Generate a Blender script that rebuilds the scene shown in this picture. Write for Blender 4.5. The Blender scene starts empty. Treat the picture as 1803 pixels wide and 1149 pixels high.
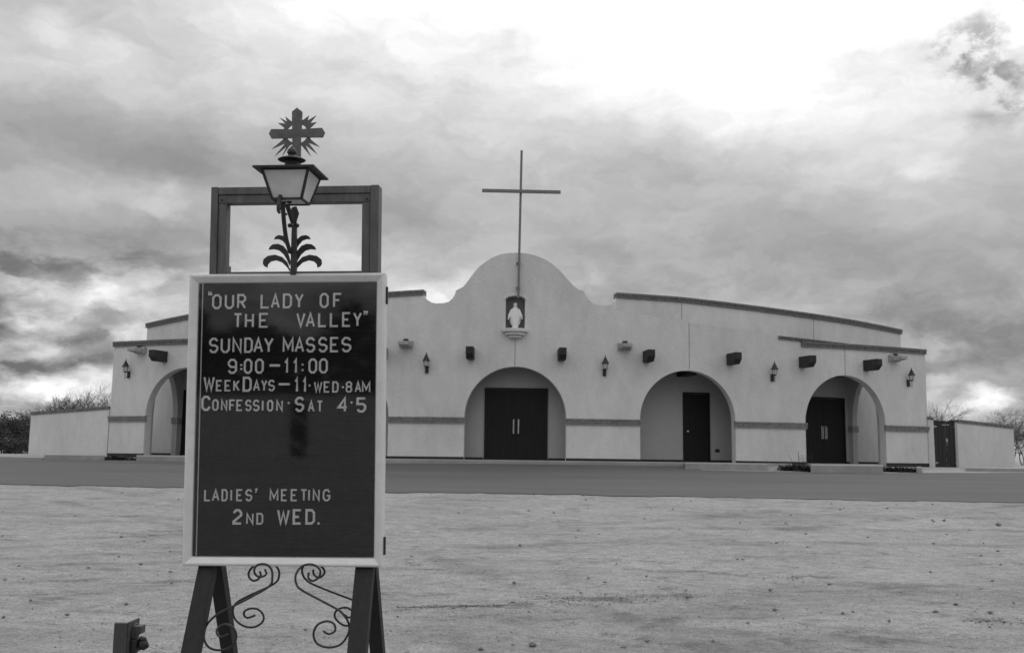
import bpy, bmesh, math, random
import numpy as np
from mathutils import Vector, Matrix, Euler

SC = bpy.context.scene
COL = SC.collection
# ------------------------------------------------------------------ camera
FPX, CXP, CYP = 1753.0, 901.5, 574.5
PITCH = math.atan(226 / FPX); ROLL = 0.0125
CAM = Vector((0, 0, 1.5))
_F = Vector((0, math.cos(PITCH), math.sin(PITCH)))
_U0 = Vector((0, -math.sin(PITCH), math.cos(PITCH)))
_R0 = Vector((1, 0, 0))
RGT = _R0 * math.cos(ROLL) + _U0 * math.sin(ROLL)
UPV = _U0 * math.cos(ROLL) - _R0 * math.sin(ROLL)
cam_d = bpy.data.cameras.new('camera')
cam = bpy.data.objects.new('camera', cam_d); COL.objects.link(cam)
cam_d.sensor_width = 36.0; cam_d.lens = 36.0 * FPX / 1803.0
cam_d.clip_start = 0.05; cam_d.clip_end = 3000
cam_d.dof.use_dof = True; cam_d.dof.focus_distance = 5.3; cam_d.dof.aperture_fstop = 8.0
m = Matrix((RGT, UPV, -_F)).transposed().to_4x4(); m.translation = CAM
cam.matrix_world = m
SC.camera = cam

# ------------------------------------------------------------------ view
SC.view_settings.view_transform = 'Standard'
SC.view_settings.look = 'None'
SC.view_settings.gamma = 1.0
SC.view_settings.exposure = 0.0
SC.view_settings.use_curve_mapping = False

def ray(px, py):
    return _F + RGT * ((px - CXP) / FPX) - UPV * ((py - CYP) / FPX)

# ------------------------------------------------------------------ sky (overcast, broken cumulus low down)
SUN_AZ = math.radians(14); SUN_EL = math.radians(42)     # behind the bright cloud ahead of the camera
world = bpy.data.worlds.new('World'); SC.world = world; world.use_nodes = True
wn = world.node_tree.nodes; wl = world.node_tree.links; wn.clear()
def W(t, **k):
    n = wn.new(t)
    for a, b in k.items(): setattr(n, a, b)
    return n
def wmath(op, a, b=None, c=None, clamp=False):
    n = W('ShaderNodeMath', operation=op, use_clamp=clamp)
    for i, v in enumerate((a, b, c)):
        if v is None: continue
        if isinstance(v, (int, float)): n.inputs[i].default_value = v
        else: wl.new(v, n.inputs[i])
    return n.outputs[0]
def wmap(v, a, b, c, d, smooth=True):
    n = W('ShaderNodeMapRange', interpolation_type='SMOOTHSTEP' if smooth else 'LINEAR')
    wl.new(v, n.inputs['Value'])
    for nm, x in zip(('From Min', 'From Max', 'To Min', 'To Max'), (a, b, c, d)): n.inputs[nm].default_value = x
    return n.outputs['Result']
tc = W('ShaderNodeTexCoord')
sep = W('ShaderNodeSeparateXYZ'); wl.new(tc.outputs['Generated'], sep.inputs[0])
az = wmath('ARCTAN2', sep.outputs[0], sep.outputs[1])
el = wmath('ARCSINE', sep.outputs[2])
uv = W('ShaderNodeCombineXYZ'); wl.new(az, uv.inputs[0]); wl.new(el, uv.inputs[1])
def wnoise(vec, scale, detail, rough, sx=1, sy=1, sz=1, dist=0.0, loc=(0, 0, 0)):
    mp = W('ShaderNodeMapping'); wl.new(vec, mp.inputs['Vector'])
    mp.inputs['Scale'].default_value = (sx, sy, sz); mp.inputs['Location'].default_value = loc
    n = W('ShaderNodeTexNoise'); wl.new(mp.outputs[0], n.inputs['Vector'])
    n.inputs['Scale'].default_value = scale; n.inputs['Detail'].default_value = detail
    n.inputs['Roughness'].default_value = rough; n.inputs['Distortion'].default_value = dist
    return n
# domain warp gives the cloud masses their ragged edges
def warp(nz, ax, ay, src):
    a_ = W('ShaderNodeVectorMath', operation='SUBTRACT'); wl.new(nz.outputs['Color'], a_.inputs[0]); a_.inputs[1].default_value = (.5, .5, .5)
    b_ = W('ShaderNodeVectorMath', operation='MULTIPLY'); wl.new(a_.outputs[0], b_.inputs[0]); b_.inputs[1].default_value = (ax, ay, 0)
    c_ = W('ShaderNodeVectorMath', operation='ADD'); wl.new(src, c_.inputs[0]); wl.new(b_.outputs[0], c_.inputs[1]); return c_.outputs[0]
uvw = warp(wnoise(uv.outputs[0], 12.0, 8, 0.62, 1, 1.7, 1), .115, .062, uv.outputs[0])
usc = W('ShaderNodeVectorMath', operation='MULTIPLY'); wl.new(uvw, usc.inputs[0]); SYK = 160 / 75; usc.inputs[1].default_value = (1, SYK, 1)
def px_dir(px, py):
    d = ray(px, py).normalized()
    return math.atan2(d.x, d.y), math.asin(d.z)
# cloud masses: (azimuth, elevation, radius, brightness) in radians
KERN = [(-0.454, 0.429, 0.183, -0.117), (-0.373, 0.443, 0.183, -0.189), (-0.287, 0.456, 0.183, 0.123), (-0.196, 0.466, 0.183, 0.074), (-0.102, 0.472, 0.183, 0.259), (-0.006, 0.475, 0.183, 0.249), (0.091, 0.475, 0.183, 0.073), (0.185, 0.470, 0.183, 0.228), (0.277, 0.463, 0.183, 0.210), (0.364, 0.452, 0.183, 0.220), (0.445, 0.440, 0.183, 0.115), (0.521, 0.425, 0.183, 0.049), (-0.489, 0.386, 0.183, -0.096), (-0.412, 0.400, 0.183, -0.031), (-0.328, 0.413, 0.183, 0.089), (-0.240, 0.424, 0.183, -0.036), (-0.148, 0.431, 0.183, -0.052), (-0.053, 0.436, 0.183, 0.133), (0.043, 0.437, 0.183, 0.059), (0.138, 0.435, 0.183, 0.304), (0.231, 0.429, 0.183, 0.048), (0.320, 0.421, 0.183, 0.032), (0.404, 0.410, 0.183, 0.137), (0.482, 0.398, 0.183, 0.014), (0.555, 0.384, 0.183, 0.111), (-0.523, 0.343, 0.183, -0.181), (-0.449, 0.357, 0.183, 0.050), (-0.368, 0.370, 0.183, 0.014), (-0.283, 0.380, 0.183, -0.181), (-0.193, 0.389, 0.183, 0.297), (-0.100, 0.395, 0.183, -0.018), (-0.005, 0.398, 0.183, -0.018), (0.091, 0.397, 0.183, 0.082), (0.184, 0.394, 0.183, 0.088), (0.275, 0.387, 0.183, 0.183), (0.361, 0.379, 0.183, -0.126), (0.442, 0.368, 0.183, 0.039), (-0.484, 0.314, 0.183, 0.305), (-0.407, 0.326, 0.183, -0.087), (-0.324, 0.337, 0.183, 0.173), (-0.237, 0.346, 0.183, -0.168), (-0.145, 0.353, 0.183, -0.120), (-0.051, 0.357, 0.183, 0.062), (0.138, 0.356, 0.183, 0.172), (0.229, 0.352, 0.183, 0.191), (0.317, 0.345, 0.183, 0.035), (0.400, 0.336, 0.183, 0.053), (0.478, 0.326, 0.183, 0.145), (-0.517, 0.272, 0.183, -0.224), (-0.443, 0.283, 0.183, -0.331), (-0.364, 0.293, 0.183, -0.192), (-0.279, 0.302, 0.183, -0.034), (-0.190, 0.309, 0.183, 0.202), (-0.097, 0.314, 0.183, -0.049), (-0.003, 0.317, 0.183, 0.034), (0.091, 0.317, 0.183, -0.069), (0.183, 0.314, 0.183, -0.107), (0.273, 0.309, 0.183, 0.072), (0.358, 0.302, 0.183, 0.093), (0.438, 0.294, 0.183, -0.069), (0.513, 0.284, 0.183, -0.132), (-0.478, 0.240, 0.183, 0.086), (-0.402, 0.250, 0.183, 0.217), (-0.320, 0.258, 0.183, -0.086), (-0.233, 0.265, 0.183, -0.186), (-0.142, 0.271, 0.183, -0.188), (0.044, 0.275, 0.183, -0.033), (0.137, 0.274, 0.183, -0.021), (0.228, 0.271, 0.183, -0.109), (0.315, 0.266, 0.183, 0.013), (0.397, 0.259, 0.183, 0.024), (0.474, 0.252, 0.183, 0.056), (-0.512, 0.198, 0.183, -0.259), (-0.438, 0.207, 0.183, 0.114), (-0.359, 0.214, 0.183, -0.118), (-0.275, 0.221, 0.183, 0.042), (-0.187, 0.227, 0.183, 0.097), (-0.095, 0.231, 0.183, -0.050), (-0.002, 0.233, 0.183, 0.061), (0.091, 0.233, 0.183, -0.122), (0.182, 0.232, 0.183, 0.123), (0.271, 0.228, 0.183, -0.136), (0.355, 0.223, 0.183, 0.035), (0.435, 0.217, 0.183, -0.082), (0.509, 0.210, 0.183, -0.017), (-0.473, 0.164, 0.183, 0.143), (-0.397, 0.171, 0.183, -0.339), (-0.315, 0.178, 0.183, -0.202), (-0.229, 0.183, 0.183, 0.227), (-0.140, 0.187, 0.183, -0.218), (0.045, 0.191, 0.183, -0.060), (0.137, 0.191, 0.183, -0.084), (0.313, 0.185, 0.183, -0.124), (0.394, 0.181, 0.183, 0.015), (0.471, 0.176, 0.183, -0.104), (-0.506, 0.124, 0.183, -0.028), (-0.433, 0.129, 0.183, -0.076), (-0.354, 0.135, 0.183, 0.540), (-0.093, 0.146, 0.183, 0.255), (0.505, 0.136, 0.183, 0.096), (-0.467, 0.088, 0.183, -0.129), (-0.392, 0.092, 0.183, -0.474), (0.391, 0.102, 0.183, -0.052), (0.467, 0.100, 0.183, -0.257), (-0.501, 0.049, 0.183, -0.127), (-0.428, 0.052, 0.183, 0.263), (-0.350, 0.054, 0.183, 0.259), (0.428, 0.062, 0.183, 0.155), (0.501, 0.061, 0.183, -0.028), (-0.448, 0.150, 0.043, 0.334), (-0.390, 0.152, 0.043, 0.411), (-0.409, 0.136, 0.043, 0.226), (-0.355, 0.140, 0.043, 0.260), (-0.461, 0.132, 0.043, -0.024), (-0.467, 0.116, 0.043, 0.208), (-0.427, 0.120, 0.043, 0.379), (-0.403, 0.116, 0.043, -0.238), (-0.383, 0.113, 0.043, 0.463), (-0.450, 0.110, 0.043, 0.278), (-0.431, 0.094, 0.043, 0.400), (-0.454, 0.089, 0.043, -0.177), (-0.472, 0.091, 0.043, 0.402), (-0.466, 0.063, 0.043, 0.380), (-0.438, 0.064, 0.043, 0.246), (-0.405, 0.064, 0.043, 0.014), (-0.385, 0.066, 0.043, 0.327), (-0.446, 0.051, 0.043, 0.175), (-0.423, 0.052, 0.043, 0.132), (-0.429, 0.077, 0.043, 0.021), (-0.396, 0.079, 0.043, -0.076), (0.401, 0.105, 0.043, 0.243), (0.405, 0.077, 0.043, 0.158), (0.424, 0.077, 0.043, 0.071), (0.452, 0.061, 0.043, 0.188), (0.437, 0.049, 0.043, 0.234), (0.429, 0.088, 0.043, -0.042), (-0.059, 0.170, 0.043, 0.290), (-0.088, 0.160, 0.043, 0.202), (-0.163, 0.195, 0.043, 0.141), (0.198, 0.167, 0.043, 0.024), (0.413, 0.266, 0.043, 0.139), (-0.374, 0.376, 0.043, -0.085), (-0.455, 0.378, 0.043, 0.135), (0.428, 0.062, 0.043, -0.136), (0.079, 0.174, 0.043, 0.124), (-0.350, 0.234, 0.043, 0.168), (0.458, 0.309, 0.043, -0.325)]
acc = None
for (a0, e0, r0, amp) in KERN:
    ds = W('ShaderNodeVectorMath', operation='DISTANCE'); wl.new(usc.outputs[0], ds.inputs[0]); ds.inputs[1].default_value = (a0, e0 * SYK, 0)
    v = wmap(ds.outputs['Value'], 0.0, r0, amp, 0.0)
    acc = v if acc is None else wmath('ADD', acc, v)
# overall level: overcast, brighter overhead
base = wmap(el, 0.0, 0.6, 0.36, 0.90, False)
big = wnoise(tc.outputs['Generated'], 2.2, 5, .55, 1, 1, 2.2, loc=(3, 1, 5))
fine = wnoise(uvw, 16.0, 8, .60, 1, 2.2, 1, loc=(1.7, .4, 0))
wisp = wnoise(uvw, 60.0, 5, .62, 1, 1.6, 1, loc=(.2, .9, 0))
lvl = wmath('ADD', base, wmath('MULTIPLY', acc, 1.0)); lvl = wmath('MULTIPLY', lvl, wmap(el, .10, .40, 1.0, 1.09))
front = wmap(sep.outputs[1], .2, .6, 1, 0)
lvl = wmath('ADD', lvl, wmath('MULTIPLY', front, wmap(big.outputs['Fac'], .3, .7, -.12, .16, False)))
det = wmath('MULTIPLY', wmath('SUBTRACT', fine.outputs['Fac'], .5), .50)
mid = wnoise(uvw, 7.0, 6, .56, 1, 2.6, 1, loc=(4.1, 3.3, 0))
det = wmath('ADD', det, wmath('MULTIPLY', wmath('SUBTRACT', wmap(mid.outputs['Fac'], .40, .60, 0, 1), .5), .10))
det = wmath('ADD', det, wmath('MULTIPLY', wmath('SUBTRACT', wisp.outputs['Fac'], .5), .16))
lowb = wmap(el, .06, .24, 2.6, 1.0)                    # broken cumulus near the horizon shows more relief
lvl = wmath('MULTIPLY', lvl, wmath('ADD', 1.0, wmath('MULTIPLY', det, lowb)))
uvl = warp(wnoise(uv.outputs[0], 22.0, 6, 0.6, 1, 1.4, 1), .030, .020, uv.outputs[0])
cu = wnoise(uvl, 15.0, 6, .52, 1, 2.5, 1, loc=(5.3, 2.1, 0))
cum = wmath('SUBTRACT', wmap(cu.outputs['Fac'], .44, .60, 0, 1), .45)
cmask = wmath('MULTIPLY', wmap(el, .02, .05, 0, 1), wmap(el, .16, .21, 1, 0))
cmask = wmath('MULTIPLY', cmask, wmath('ADD', .15, wmap(az, -.36, -.22, .85, 0)))
lvl = wmath('ADD', lvl, wmath('MULTIPLY', wmath('MULTIPLY', cum, cmask), .25))
# torn dark scud drifting below the bright overcast
scn = wnoise(uv.outputs[0], 34.0, 7, .66, 1, 1.3, 1, dist=.2, loc=(.35, .12, 0))
scm = wmap(scn.outputs['Fac'], .40, .60, 0, 1)
sca = None
for (bx, by, rw, rh, amp) in [(1712, 92, 62, 62, 1.0), (1735, 70, 40, 40, .7), (1690, 100, 50, 34, .9), (1765, 132, 60, 34, 1.0), (1792, 142, 34, 26, 1.0), (1788, 180, 26, 16, .9), (1740, 135, 50, 22, .6)]:
    a0, e0 = px_dir(bx, by)
    mp = W('ShaderNodeMapping', vector_type='TEXTURE'); wl.new(uvw, mp.inputs['Vector'])
    mp.inputs['Location'].default_value = (a0, e0, 0); mp.inputs['Scale'].default_value = (rw / FPX, rh / FPX, 1)
    ln = W('ShaderNodeVectorMath', operation='LENGTH'); wl.new(mp.outputs[0], ln.inputs[0])
    v = wmap(ln.outputs['Value'], .1, 1.25, amp, 0.0)
    sca = v if sca is None else wmath('MAXIMUM', sca, v)
scf = wmath('MULTIPLY', wmath('MULTIPLY', sca, scm), .62)
lvl = wmath('MULTIPLY', lvl, wmath('SUBTRACT', 1.0, scf))
# crisp-topped low cumulus
CUMULI = [(60, 690, 60, 22, .22), (120, 690, 60, 20, .2), (1757, 700, 36, 16, .16), (1733, 712, 30, 12, .14)]
uvc = warp(wnoise(uv.outputs[0], 60.0, 5, .6), .030, .022, uv.outputs[0])
for (bx, by, rw, rh, amp) in CUMULI:
    a0, e0 = px_dir(bx, by)
    mp = W('ShaderNodeMapping', vector_type='TEXTURE'); wl.new(uvc, mp.inputs['Vector'])
    mp.inputs['Location'].default_value = (a0, e0, 0); mp.inputs['Scale'].default_value = (rw / FPX, rh / FPX, 1)
    ln = W('ShaderNodeVectorMath', operation='LENGTH'); wl.new(mp.outputs[0], ln.inputs[0])
    lvl = wmath('ADD', lvl, wmap(ln.outputs['Value'], .5, 1.15, amp, 0.0))
lvl = wmath('MAXIMUM', lvl, .16)
sky = W('ShaderNodeTexSky', sky_type='NISHITA'); sky.sun_disc = False
sky.sun_elevation = SUN_EL; sky.sun_rotation = SUN_AZ
skyg = W('ShaderNodeRGBToBW'); wl.new(sky.outputs[0], skyg.inputs[0])
bg1 = W('ShaderNodeBackground'); wl.new(skyg.outputs[0], bg1.inputs[0]); bg1.inputs[1].default_value = 0.05
bg2 = W('ShaderNodeBackground'); wl.new(lvl, bg2.inputs[0]); bg2.inputs[1].default_value = 1.0
mx = W('ShaderNodeMixShader'); mx.inputs[0].default_value = .96
wl.new(bg1.outputs[0], mx.inputs[1]); wl.new(bg2.outputs[0], mx.inputs[2])
out = W('ShaderNodeOutputWorld'); wl.new(mx.outputs[0], out.inputs[0])
world.cycles.sampling_method = 'MANUAL'; world.cycles.sample_map_resolution = 512

# ------------------------------------------------------------------ sun, veiled by cloud
sd = bpy.data.lights.new('sun', 'SUN'); sd.energy = 0.9; sd.angle = math.radians(35); sd.color = (1, 1, 1)
sun = bpy.data.objects.new('sun', sd); COL.objects.link(sun)
sdir = Vector((math.sin(SUN_AZ) * math.cos(SUN_EL), math.cos(SUN_AZ) * math.cos(SUN_EL), math.sin(SUN_EL)))
sun.rotation_euler = sdir.to_track_quat('Z', 'Y').to_euler(); sun.location = (20, 60, 60)

# ------------------------------------------------------------------ materials
def mat(name, g, rough=.8, var=.15, scale=6, detail=6, bump=0.0, bscale=60, bdist=.01, metal=0.0, big=0.0, bigscale=.4,
        stretch=(1, 1, 1), spec=.5):
    mt = bpy.data.materials.new(name); mt.use_nodes = True
    nt = mt.node_tree; N = nt.nodes; L = nt.links
    p = N['Principled BSDF']; p.inputs['Roughness'].default_value = rough; p.inputs['Metallic'].default_value = metal
    p.inputs['Specular IOR Level'].default_value = spec
    t = N.new('ShaderNodeTexCoord'); mp = N.new('ShaderNodeMapping'); L.new(t.outputs['Object'], mp.inputs[0])
    mp.inputs['Scale'].default_value = stretch
    n = N.new('ShaderNodeTexNoise'); L.new(mp.outputs[0], n.inputs['Vector'])
    n.inputs['Scale'].default_value = scale; n.inputs['Detail'].default_value = detail; n.inputs['Roughness'].default_value = .6
    r = N.new('ShaderNodeMapRange'); L.new(n.outputs['Fac'], r.inputs['Value'])
    r.inputs['From Min'].default_value = .3; r.inputs['From Max'].default_value = .7
    r.inputs['To Min'].default_value = g * (1 - var); r.inputs['To Max'].default_value = g * (1 + var)
    val = r.outputs[0]
    if big:
        n2 = N.new('ShaderNodeTexNoise'); L.new(mp.outputs[0], n2.inputs['Vector'])
        n2.inputs['Scale'].default_value = bigscale; n2.inputs['Detail'].default_value = 4
        r2 = N.new('ShaderNodeMapRange'); L.new(n2.outputs['Fac'], r2.inputs['Value'])
        r2.inputs['From Min'].default_value = .3; r2.inputs['From Max'].default_value = .7
        r2.inputs['To Min'].default_value = 1 - big; r2.inputs['To Max'].default_value = 1 + big
        mm = N.new('ShaderNodeMath'); mm.operation = 'MULTIPLY'; L.new(val, mm.inputs[0]); L.new(r2.outputs[0], mm.inputs[1]); val = mm.outputs[0]
    L.new(val, p.inputs['Base Color'])
    if bump:
        nb = N.new('ShaderNodeTexNoise'); L.new(mp.outputs[0], nb.inputs['Vector'])
        nb.inputs['Scale'].default_value = bscale; nb.inputs['Detail'].default_value = 5
        b = N.new('ShaderNodeBump'); b.inputs['Strength'].default_value = bump; b.inputs['Distance'].default_value = bdist
        L.new(nb.outputs['Fac'], b.inputs['Height']); L.new(b.outputs[0], p.inputs['Normal'])
    mt['val'] = g
    return mt
M = dict(
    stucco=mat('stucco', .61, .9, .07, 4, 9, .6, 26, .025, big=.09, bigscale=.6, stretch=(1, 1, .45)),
    stucco_shade=mat('porch_shade_stucco', .40, .9, .05, 5, 8, .4, 30, .015),  # darker copy of the stucco, porch shade put into its colour
    brick=mat('brick_trim', .14, .9, .3, 9, 5, .4, 80, .006),
    band=mat('brick_band', .23, .9, .25, 9, 5, .4, 80, .006),
    legwood=mat('dark_stained_wood', .012, .75, .4, 5, 8, .5, 50, .004, stretch=(6, 6, 1)),
    base=mat('black_base', .02, .7, .3, 8),
    door=mat('dark_door', .014, .6, .25, 3, 6, .1, 60, .002, stretch=(6, 6, .5), spec=.2),
    handle=mat('steel_handle', .65, .25, .1, 5, metal=.9),
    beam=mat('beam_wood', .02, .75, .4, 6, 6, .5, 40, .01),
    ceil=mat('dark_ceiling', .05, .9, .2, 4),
    concrete=mat('concrete', .30, .9, .12, 5, 8, .3, 60, .006, big=.1, bigscale=1.2),
    joint=mat('joint_line', .20, .9, .1, 5),
    flood=mat('flood_housing', .33, .6, .2, 9),
    iron=mat('wrought_iron', .028, .6, .4, 30, 5, .3, 120, .001),
    platei=mat('weathered_iron_plate', .105, .65, .25, 30, 5, .3, 120, .001),
    lampblack=mat('lantern_black', .018, .6, .3, 20),
    alu=mat('aluminium_frame', .67, .45, .07, 14, 8, .05, 90, .001, metal=.10),
    felt=mat('letter_felt', .022, .85, .25, 22, 5, spec=.2),
    letter=mat('letter_plastic', .90, .5, .08, 40, 3),
    wood=mat('stained_wood', .10, .7, .3, 5, 8, .5, 50, .004, stretch=(6, 6, 1)),
    statue=mat('white_plaster', .78, .6, .08, 8, 5),
    roof=mat('flat_roof', .2, .95, .2, 2),
    bark=mat('grey_bark', .05, .9, .3, 6),
    twig=mat('grey_twigs', .065, .9, .3, 6),
    leaf=mat('dusty_leaves', .045, .8, .4, 3),
    post=mat('painted_post', .055, .7, .25, 14, 6, .3, 60, .003),
    rubber=mat('black_plastic', .012, .5, .2, 30),
    cord=mat('pale_cord', .5, .5, .1, 30),
    gate=mat('gate_wood', .02, .7, .4, 4, 6, .3, 40, .004, stretch=(6, 6, 1)),
    hinge=mat('pale_hinge', .3, .5, .2, 20),
)
def lamp_glass(name, g):
    mt = bpy.data.materials.new(name); mt.use_nodes = True; nt = mt.node_tree; N = nt.nodes; L = nt.links
    for n in list(N): N.remove(n)
    o = N.new('ShaderNodeOutputMaterial'); d = N.new('ShaderNodeBsdfDiffuse'); t = N.new('ShaderNodeBsdfTranslucent'); gl = N.new('ShaderNodeBsdfGlossy')
    no = N.new('ShaderNodeTexNoise'); tcn = N.new('ShaderNodeTexCoord'); L.new(tcn.outputs['Object'], no.inputs['Vector']); no.inputs['Scale'].default_value = 12
    rr = N.new('ShaderNodeMapRange'); L.new(no.outputs['Fac'], rr.inputs['Value']); rr.inputs['To Min'].default_value = g * .8; rr.inputs['To Max'].default_value = g * 1.2
    L.new(rr.outputs[0], d.inputs[0]); L.new(rr.outputs[0], t.inputs[0]); gl.inputs['Roughness'].default_value = .25
    m1 = N.new('ShaderNodeMixShader'); m1.inputs[0].default_value = .55; L.new(d.outputs[0], m1.inputs[1]); L.new(t.outputs[0], m1.inputs[2])
    m2 = N.new('ShaderNodeMixShader'); m2.inputs[0].default_value = .06; L.new(m1.outputs[0], m2.inputs[1]); L.new(gl.outputs[0], m2.inputs[2])
    L.new(m2.outputs[0], o.inputs[0]); return mt
M['glass'] = lamp_glass('frosted_glass', .92)
def clear_glass():
    mt = bpy.data.materials.new('cover_glass'); mt.use_nodes = True; nt = mt.node_tree; N = nt.nodes; L = nt.links
    for n in list(N): N.remove(n)
    o = N.new('ShaderNodeOutputMaterial'); t = N.new('ShaderNodeBsdfTransparent'); gl = N.new('ShaderNodeBsdfGlossy')
    gl.inputs['Roughness'].default_value = .04; t.inputs[0].default_value = (1, 1, 1, 1); gl.inputs[0].default_value = (.9, .9, .9, 1)
    fr = N.new('ShaderNodeFresnel'); fr.inputs[0].default_value = 1.45
    m1 = N.new('ShaderNodeMixShader'); L.new(fr.outputs[0], m1.inputs[0]); L.new(t.outputs[0], m1.inputs[1]); L.new(gl.outputs[0], m1.inputs[2])
    L.new(m1.outputs[0], o.inputs[0]); return mt
M['clear'] = clear_glass()

# dirt lot: base tone, dark scuffs, dark patches, grit
PATCHES = [(1050, 1135, 1.9, .45, -6, .84), (1500, 1130, 1.6, .5, 4, .82), (600, 1120, 1.2, .4, 5, .86), (90, 1120, 1.2, .45, 8, .84), (1700, 1050, 1.8, .6, -10, .86), (1250, 1075, 1.5, .4, 10, .88),
           (1060, 1052, .55, .14, 5, .62), (1180, 1046, .45, .12, 8, .66), (1120, 1090, .5, .30, -25, .78), (1250, 1110, .5, .2, -20, .75), (1590, 1030, .8, .16, -5, .72), (1745, 1092, .3, .10, 0, .62), (1560, 1125, .5, .12, -12, .68),
           (1420, 1016, .35, .09, 10, .62), (1320, 978, .5, .10, 0, .75), (1470, 955, .8, .12, -6, .75), (830, 1066, .75, .035, 1, .55), (800, 985, .5, .12, 5, .8), (960, 985, .5, .1, 0, .8), (250, 908, .7, .14, 4, .78), (190, 975, .35, .10, 0, .7), (100, 1020, .6, .08, 12, .75), (290, 1022, .5, .07, 10, .7), (700, 1000, .5, .12, 5, .8), (1700, 960, .8, .15, -4, .82), (1000, 940, 1.0, .15, 3, .85)]
def ground_mat():
    mt = bpy.data.materials.new('packed_dirt'); mt.use_nodes = True; nt = mt.node_tree; N = nt.nodes; L = nt.links
    p = N['Principled BSDF']; p.inputs['Roughness'].default_value = .95; p.inputs['Specular IOR Level'].default_value = .2
    t = N.new('ShaderNodeTexCoord')
    def noise(scale, detail, rough, st=(1, 1, 1), rot=0, loc=(0, 0, 0), dist=0):
        mp = N.new('ShaderNodeMapping'); L.new(t.outputs['Object'], mp.inputs[0]); mp.inputs['Scale'].default_value = st
        mp.inputs['Rotation'].default_value = (0, 0, math.radians(rot)); mp.inputs['Location'].default_value = loc
        n = N.new('ShaderNodeTexNoise'); L.new(mp.outputs[0], n.inputs['Vector']); n.inputs['Scale'].default_value = scale
        n.inputs['Detail'].default_value = detail; n.inputs['Roughness'].default_value = rough; n.inputs['Distortion'].default_value = dist
        return n.outputs['Fac']
    def mr(v, a, b, c, d, sm=True):
        r = N.new('ShaderNodeMapRange'); r.interpolation_type = 'SMOOTHSTEP' if sm else 'LINEAR'; L.new(v, r.inputs['Value'])
        for nm, x in zip(('From Min', 'From Max', 'To Min', 'To Max'), (a, b, c, d)): r.inputs[nm].default_value = x
        return r.outputs[0]
    def mul(a, b):
        n = N.new('ShaderNodeMath'); n.operation = 'MULTIPLY'; L.new(a, n.inputs[0])
        if isinstance(b, float): n.inputs[1].default_value = b
        else: L.new(b, n.inputs[1])
        return n.outputs[0]
    v = mr(noise(.5, 8, .65), .3, .7, .275, .355, False)
    v = mul(v, mr(noise(.8, 7, .66, (.7, 1.1, 1), 12), .33, .52, .80, 1.0))          # broad scuffs
    v = mul(v, mr(noise(2.0, 8, .72, (.5, 1.1, 1), -8, (4, 2, 0)), .34, .44, .68, 1.0))   # drag marks
    v = mul(v, mr(noise(1.6, 9, .74, (.6, 1.0, 1), 22, (9, 5, 0), .4), .34, .41, .66, 1.0))
    v = mul(v, mr(noise(9, 8, .75, (.6, 1, 1)), .35, .65, .80, 1.18, False))
    v = mul(v, mr(noise(4.5, 9, .80, (.9, 1.1, 1), 6, (2, 7, 0), .5), .36, .45, .66, 1.0))
    v = mul(v, mr(noise(12, 7, .75, (.9, 1.1, 1), -5, (8, 1, 0)), .33, .41, .55, 1.0))
    v = mul(v, mr(noise(70, 3, .7), .3, .7, .70, 1.30, False))
    v = mul(v, mr(noise(26, 4, .7, loc=(3, 3, 0)), .30, .42, .50, 1.0))
    v = mul(v, mr(noise(38, 5, .75, (1, .8, 1), 0, (5, 1, 0)), .32, .68, .78, 1.22, False))
    tw = noise(1.3, 6, .7, (1, 1, 1), 0, (6, 6, 0)); tm = mr(noise(.9, 5, .65, (1, 1, 1), 0, (1, 8, 0)), .40, .56, 0, 1)
    for (cx_, cy_, rr_, hw_, dk) in ((-14, 44, 33.0, .16, .80), (-14, 44, 34.6, .16, .80), (22, -6, 20.5, .15, .82), (22, -6, 22.1, .15, .82), (2, 60, 44.2, .2, .86), (2, 60, 45.8, .2, .86), (-30, -8, 33.5, .16, .82), (-30, -8, 35.0, .16, .82), (6, -20, 33, .18, .84), (6, -20, 34.5, .18, .84)):
        dn = N.new('ShaderNodeVectorMath'); dn.operation = 'DISTANCE'; fl = N.new('ShaderNodeVectorMath'); fl.operation = 'MULTIPLY'; L.new(t.outputs['Object'], fl.inputs[0]); fl.inputs[1].default_value = (1, 1, 0)
        L.new(fl.outputs[0], dn.inputs[0]); dn.inputs[1].default_value = (cx_, cy_, 0)
        a1 = N.new('ShaderNodeMath'); a1.operation = 'MULTIPLY_ADD'; L.new(tw, a1.inputs[0]); a1.inputs[1].default_value = .5; L.new(dn.outputs['Value'], a1.inputs[2])
        a2 = N.new('ShaderNodeMath'); a2.operation = 'SUBTRACT'; L.new(a1.outputs[0], a2.inputs[0]); a2.inputs[1].default_value = rr_ + .25
        a3 = N.new('ShaderNodeMath'); a3.operation = 'ABSOLUTE'; L.new(a2.outputs[0], a3.inputs[0])
        b_ = mr(a3.outputs[0], hw_ * .3, hw_ * 1.5, 1 - dk, 0.0); b_ = mul(b_, tm)
        a4 = N.new('ShaderNodeMath'); a4.operation = 'SUBTRACT'; a4.inputs[0].default_value = 1.0; L.new(b_, a4.inputs[1]); v = mul(v, a4.outputs[0])
    # named dark / scraped patches, with ragged outlines
    wv = N.new('ShaderNodeTexNoise'); L.new(t.outputs['Object'], wv.inputs['Vector']); wv.inputs['Scale'].default_value = 3.5; wv.inputs['Detail'].default_value = 7; wv.inputs['Roughness'].default_value = .7
    wa = N.new('ShaderNodeVectorMath'); wa.operation = 'MULTIPLY_ADD'; L.new(wv.outputs['Color'], wa.inputs[0]); wa.inputs[1].default_value = (.7, .5, 0); L.new(t.outputs['Object'], wa.inputs[2])
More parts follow.
